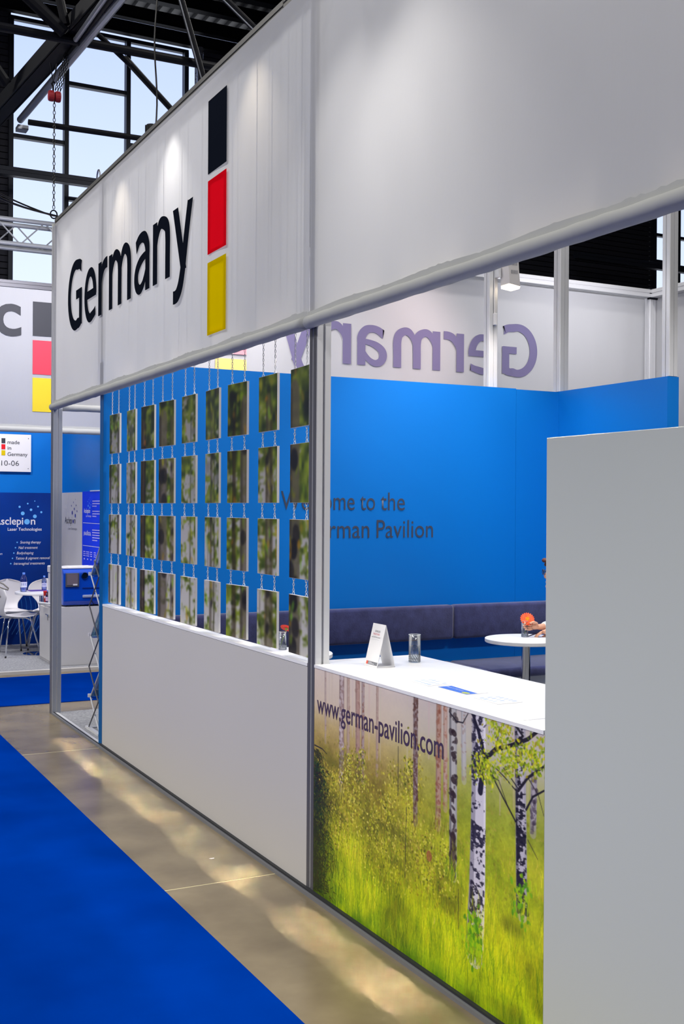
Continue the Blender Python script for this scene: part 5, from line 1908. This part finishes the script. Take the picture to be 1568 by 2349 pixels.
t = tag(ob('paper_cup', bm, RED, smooth=True), 'red paper cup with a white mark standing on the low cabinet', 'cup')
bm = B()
for a in np.linspace(3.6, 4.7, 6)[:-1]:
    b = a + .22
    bm.faces.new([bm.verts.new((2.80 + r_ * math.cos(q), 12.46 + r_ * math.sin(q), .641 + z)) for q, z, r_ in ((a, .06 + .01 * math.sin(a * 5), .0287), (b, .06 + .01 * math.sin(b * 5), .0287), (b, .085, .0305), (a, .085, .0305))])
ob('cup_mark', bm, WINK, t)


def bottle(label, c, h, r, lab, liquid=True):
    t = thing('water_bottle', label, 'bottle', c, 'plastic bottles in the second stand')
    bm = B()
    lathe(bm, [(0, .003), (r * .7, 0), (r, h * .04), (r * .97, h * .1), (r, h * .16), (r, h * .55), (r * .98, h * .62), (r * .8, h * .76), (r * .42, h * .87), (r * .36, h * .91), (r * .36, h * .93), (0, h * .93)], 28, c)
    ob('bottle_body', bm, pane_bottle, t, smooth=True)
    bm = B()
    lathe(bm, [(r * .39, h * .9), (r * .41, h * .91), (r * .41, h * .985), (r * .36, h), (0, h)], 20, c)
    ob('cap', bm, mat('light_blue_cap', (110, 160, 250), .4), t)
    bm = B()
    lathe(bm, [(r * 1.01, h * .24), (r * 1.01, h * .52)], 28, c)
    ob('paper_label', bm, mat('bottle_label', lab, .5), t, smooth=True)
    bm = B()
    for k in range(3):
        a0 = 3.9 + k * .5
        bm.faces.new([bm.verts.new((c[0] + r * 1.03 * math.cos(a), c[1] + r * 1.03 * math.sin(a), c[2] + z)) for a, z in ((a0, h * .34), (a0 + .2, h * .34), (a0 + .2, h * .46), (a0, h * .46))])
    ob('label_print', bm, mat('label_blue', (120, 130, 200), .5), t)
    bm = B()
    lathe(bm, [(0, .006), (r * .9, .006), (r * .95, h * .2), (r * .95, h * .58), (0, h * .58)], 24, c)
    ob('water', bm, pane_bottle, t, smooth=True)
    return t


pane_bottle = pane_mat('thin_blue_plastic', (208, 220, 255), .16)
bottle('large plastic water bottle standing at the left edge of the round table', (2.66, 12.97, .737), .218, .037, (222, 226, 246))
bottle('smaller plastic water bottle at the back of the round table', (2.925, 13.13, .737), .168, .029, (214, 218, 244))
bottle('plastic bottle with pinkish label between the red cup and the white unit', (2.80, 12.385, .641), .15, .026, (224, 190, 216))
round_table('white round table with bottles in the second stand, amid white chairs', 2.87, 12.98, .737, .3, None, .028)
tag(ob('magazine', (lambda m_: m_)(bx(2.74, 2.95, 13.0, 13.2, .7375, .7415)), mat('violet_cover', (96, 70, 160), .4)), 'violet magazine lying between the bottles on the round table', 'magazine')


# shell chairs
def chair_parts(t):
    nv, nu = 26, 13
    prof = []
    for i in range(nv):
        s = i / (nv - 1)
        if s < .5:
            q = s / .5
            y, z = .20 - .36 * q, .445 - .018 * math.sin(q * math.pi) + (.012 if q < .05 else 0)
            wd = .20 * min(1, .72 + q * 1.4) if q < .55 else .20 - (.20 - .105) * ((q - .55) / .45) ** 1.5
        else:
            q = (s - .5) / .5
            a = min(1, q / .22)
            y = -.16 - .045 * math.sin(a * math.pi / 2) - .05 * q
            z = .43 + .02 + q * .36 - .012 * (1 - a)
            if q < .12:
                wd = .105
            elif q < .6:
                k = (q - .12) / .48
                wd = .105 + (.215 - .105) * (k * k * (3 - 2 * k))
            else:
                k = (q - .6) / .4
                wd = .215 * math.sqrt(max(0.0, 1 - k ** 2.4)) + .012
        prof.append((y, z, wd))
    for nm, lo, hi in (('seat', 0, nv // 2 + 1), ('backrest', nv // 2, nv)):
        bm = B()
        rows = []
        for y, z, wd in prof[lo:hi]:
            row = []
            for j in range(nu):
                u = -1 + 2 * j / (nu - 1)
                cup = .022 * u * u
                row.append(bm.verts.new((u * wd, y + (cup if nm == 'backrest' else 0), z + (cup * .5 if nm == 'seat' else 0))))
            rows.append(row)
        for a, b in zip(rows, rows[1:]):
            for j in range(nu - 1):
                bm.faces.new((a[j], a[j + 1], b[j + 1], b[j]))
        me = bpy.data.meshes.new(nm)
        bmesh.ops.recalc_face_normals(bm, faces=bm.faces)
        bm.to_mesh(me)
        bm.free()
        o = link_mesh(nm, me, WHITE, None, True, True)
        o.parent = t
        so = o.modifiers.new('thick', 'SOLIDIFY')
        so.thickness = .011
        so.offset = 0
        sb = o.modifiers.new('sub', 'SUBSURF')
        sb.levels = sb.render_levels = 1
    for sx_ in (1, -1):
        for sy_ in (1, -1):
            bm = B()
            tube(bm, [(0.03 * sx_, .02 * sy_ - .02, .415), (.10 * sx_, .09 * sy_ - .02, .418), (.14 * sx_, .125 * sy_ - .02, .40), (.155 * sx_, .14 * sy_ - .02, .37), (.235 * sx_, .21 * sy_ - .02, .012)], .0085, 10)
            me = bpy.data.meshes.new('leg')
            bm.to_mesh(me)
            bm.free()
            o = link_mesh('leg', me, CHROME, None, True, True)
            o.parent = t
            bm = B()
            tube(bm, [(.235 * sx_, .21 * sy_ - .02, 0), (.233 * sx_, .208 * sy_ - .02, .02)], .010, 8)
            me = bpy.data.meshes.new('leg_glide')
            bm.to_mesh(me)
            bm.free()
            f_ = link_mesh('leg_glide', me, BLK, None, True)
            f_.parent = o
    bm = B()
    lathe(bm, [(0, .41), (.06, .41), (.06, .428), (0, .428)], 16)
    me = bpy.data.meshes.new('mounting_plate')
    bm.to_mesh(me)
    bm.free()
    link_mesh('mounting_plate', me, ALU, None, True).parent = t


c1 = thing('shell_chair', 'white shell chair nearest the aisle, its back turned left into shade', 'chair', (2.585, 13.04, .028), 'white shell chairs around the round table', R(-75))
chair_parts(c1)
for lb, x, y, a in (('white shell chair behind the large bottle, facing the aisle', 2.67, 13.55, R(188)), ('white shell chair at the right of the round table, next to the cabinet', 3.05, 13.48, R(170))):
    c = copy_tree(c1)
    c.location = (x, y, .028)
    c.rotation_euler = (0, 0, a)
    c['label'] = lb
# grey hose of a hand piece at the left edge
hs = thing('device_hose', 'looped grey hose with black handpiece hanging at the left edge of picture', 'hose', (2.2, 12.4, .3))
bm = B()
tube(bm, [(2.0, 12.4, 1.0), (2.2, 12.4, .93), (2.33, 12.4, .87), (2.385, 12.4, .82), (2.38, 12.4, .805), (2.33, 12.4, .82), (2.25, 12.4, .86), (2.2, 12.4, .85), (2.26, 12.4, .80), (2.30, 12.4, .73), (2.27, 12.4, .70), (2.2, 12.4, .74), (2.05, 12.4, .8), (1.95, 12.4, .6), (1.93, 12.4, .03)], .008, 8)
ob('hose', bm, mat('grey_hose', (150, 146, 136), .5), hs, smooth=True)
bm = B()
tube(bm, [(2.2, 12.42, .74), (2.235, 12.42, .68), (2.24, 12.42, .60), (2.22, 12.42, .55)], [.018, .024, .022, .012], 12)
ob('handpiece', bm, BLK, hs, smooth=True)
# small paint flecks on the concrete
for k, (x, y, s_) in enumerate(((1.96, 5.15, .016), (1.56, 4.2, .02))):
    bm = B()
    vs = [(x + s_ * (.7 + .3 * math.sin(t * 3)) * math.cos(t), y + s_ * (.6 + .3 * math.cos(t * 2)) * math.sin(t)) for t in np.linspace(0, 6.28, 10)[:-1]]
    prism(bm, [(a, b, .0002) for a, b in vs], (0, 0, .001))
    tag(ob('paper_scrap', bm, PAPER), ('tiny white scrap on the bare concrete near the floor joint', 'tiny white scrap by the carpet edge below the floor joint')[k], 'scrap', 'scraps on the concrete')
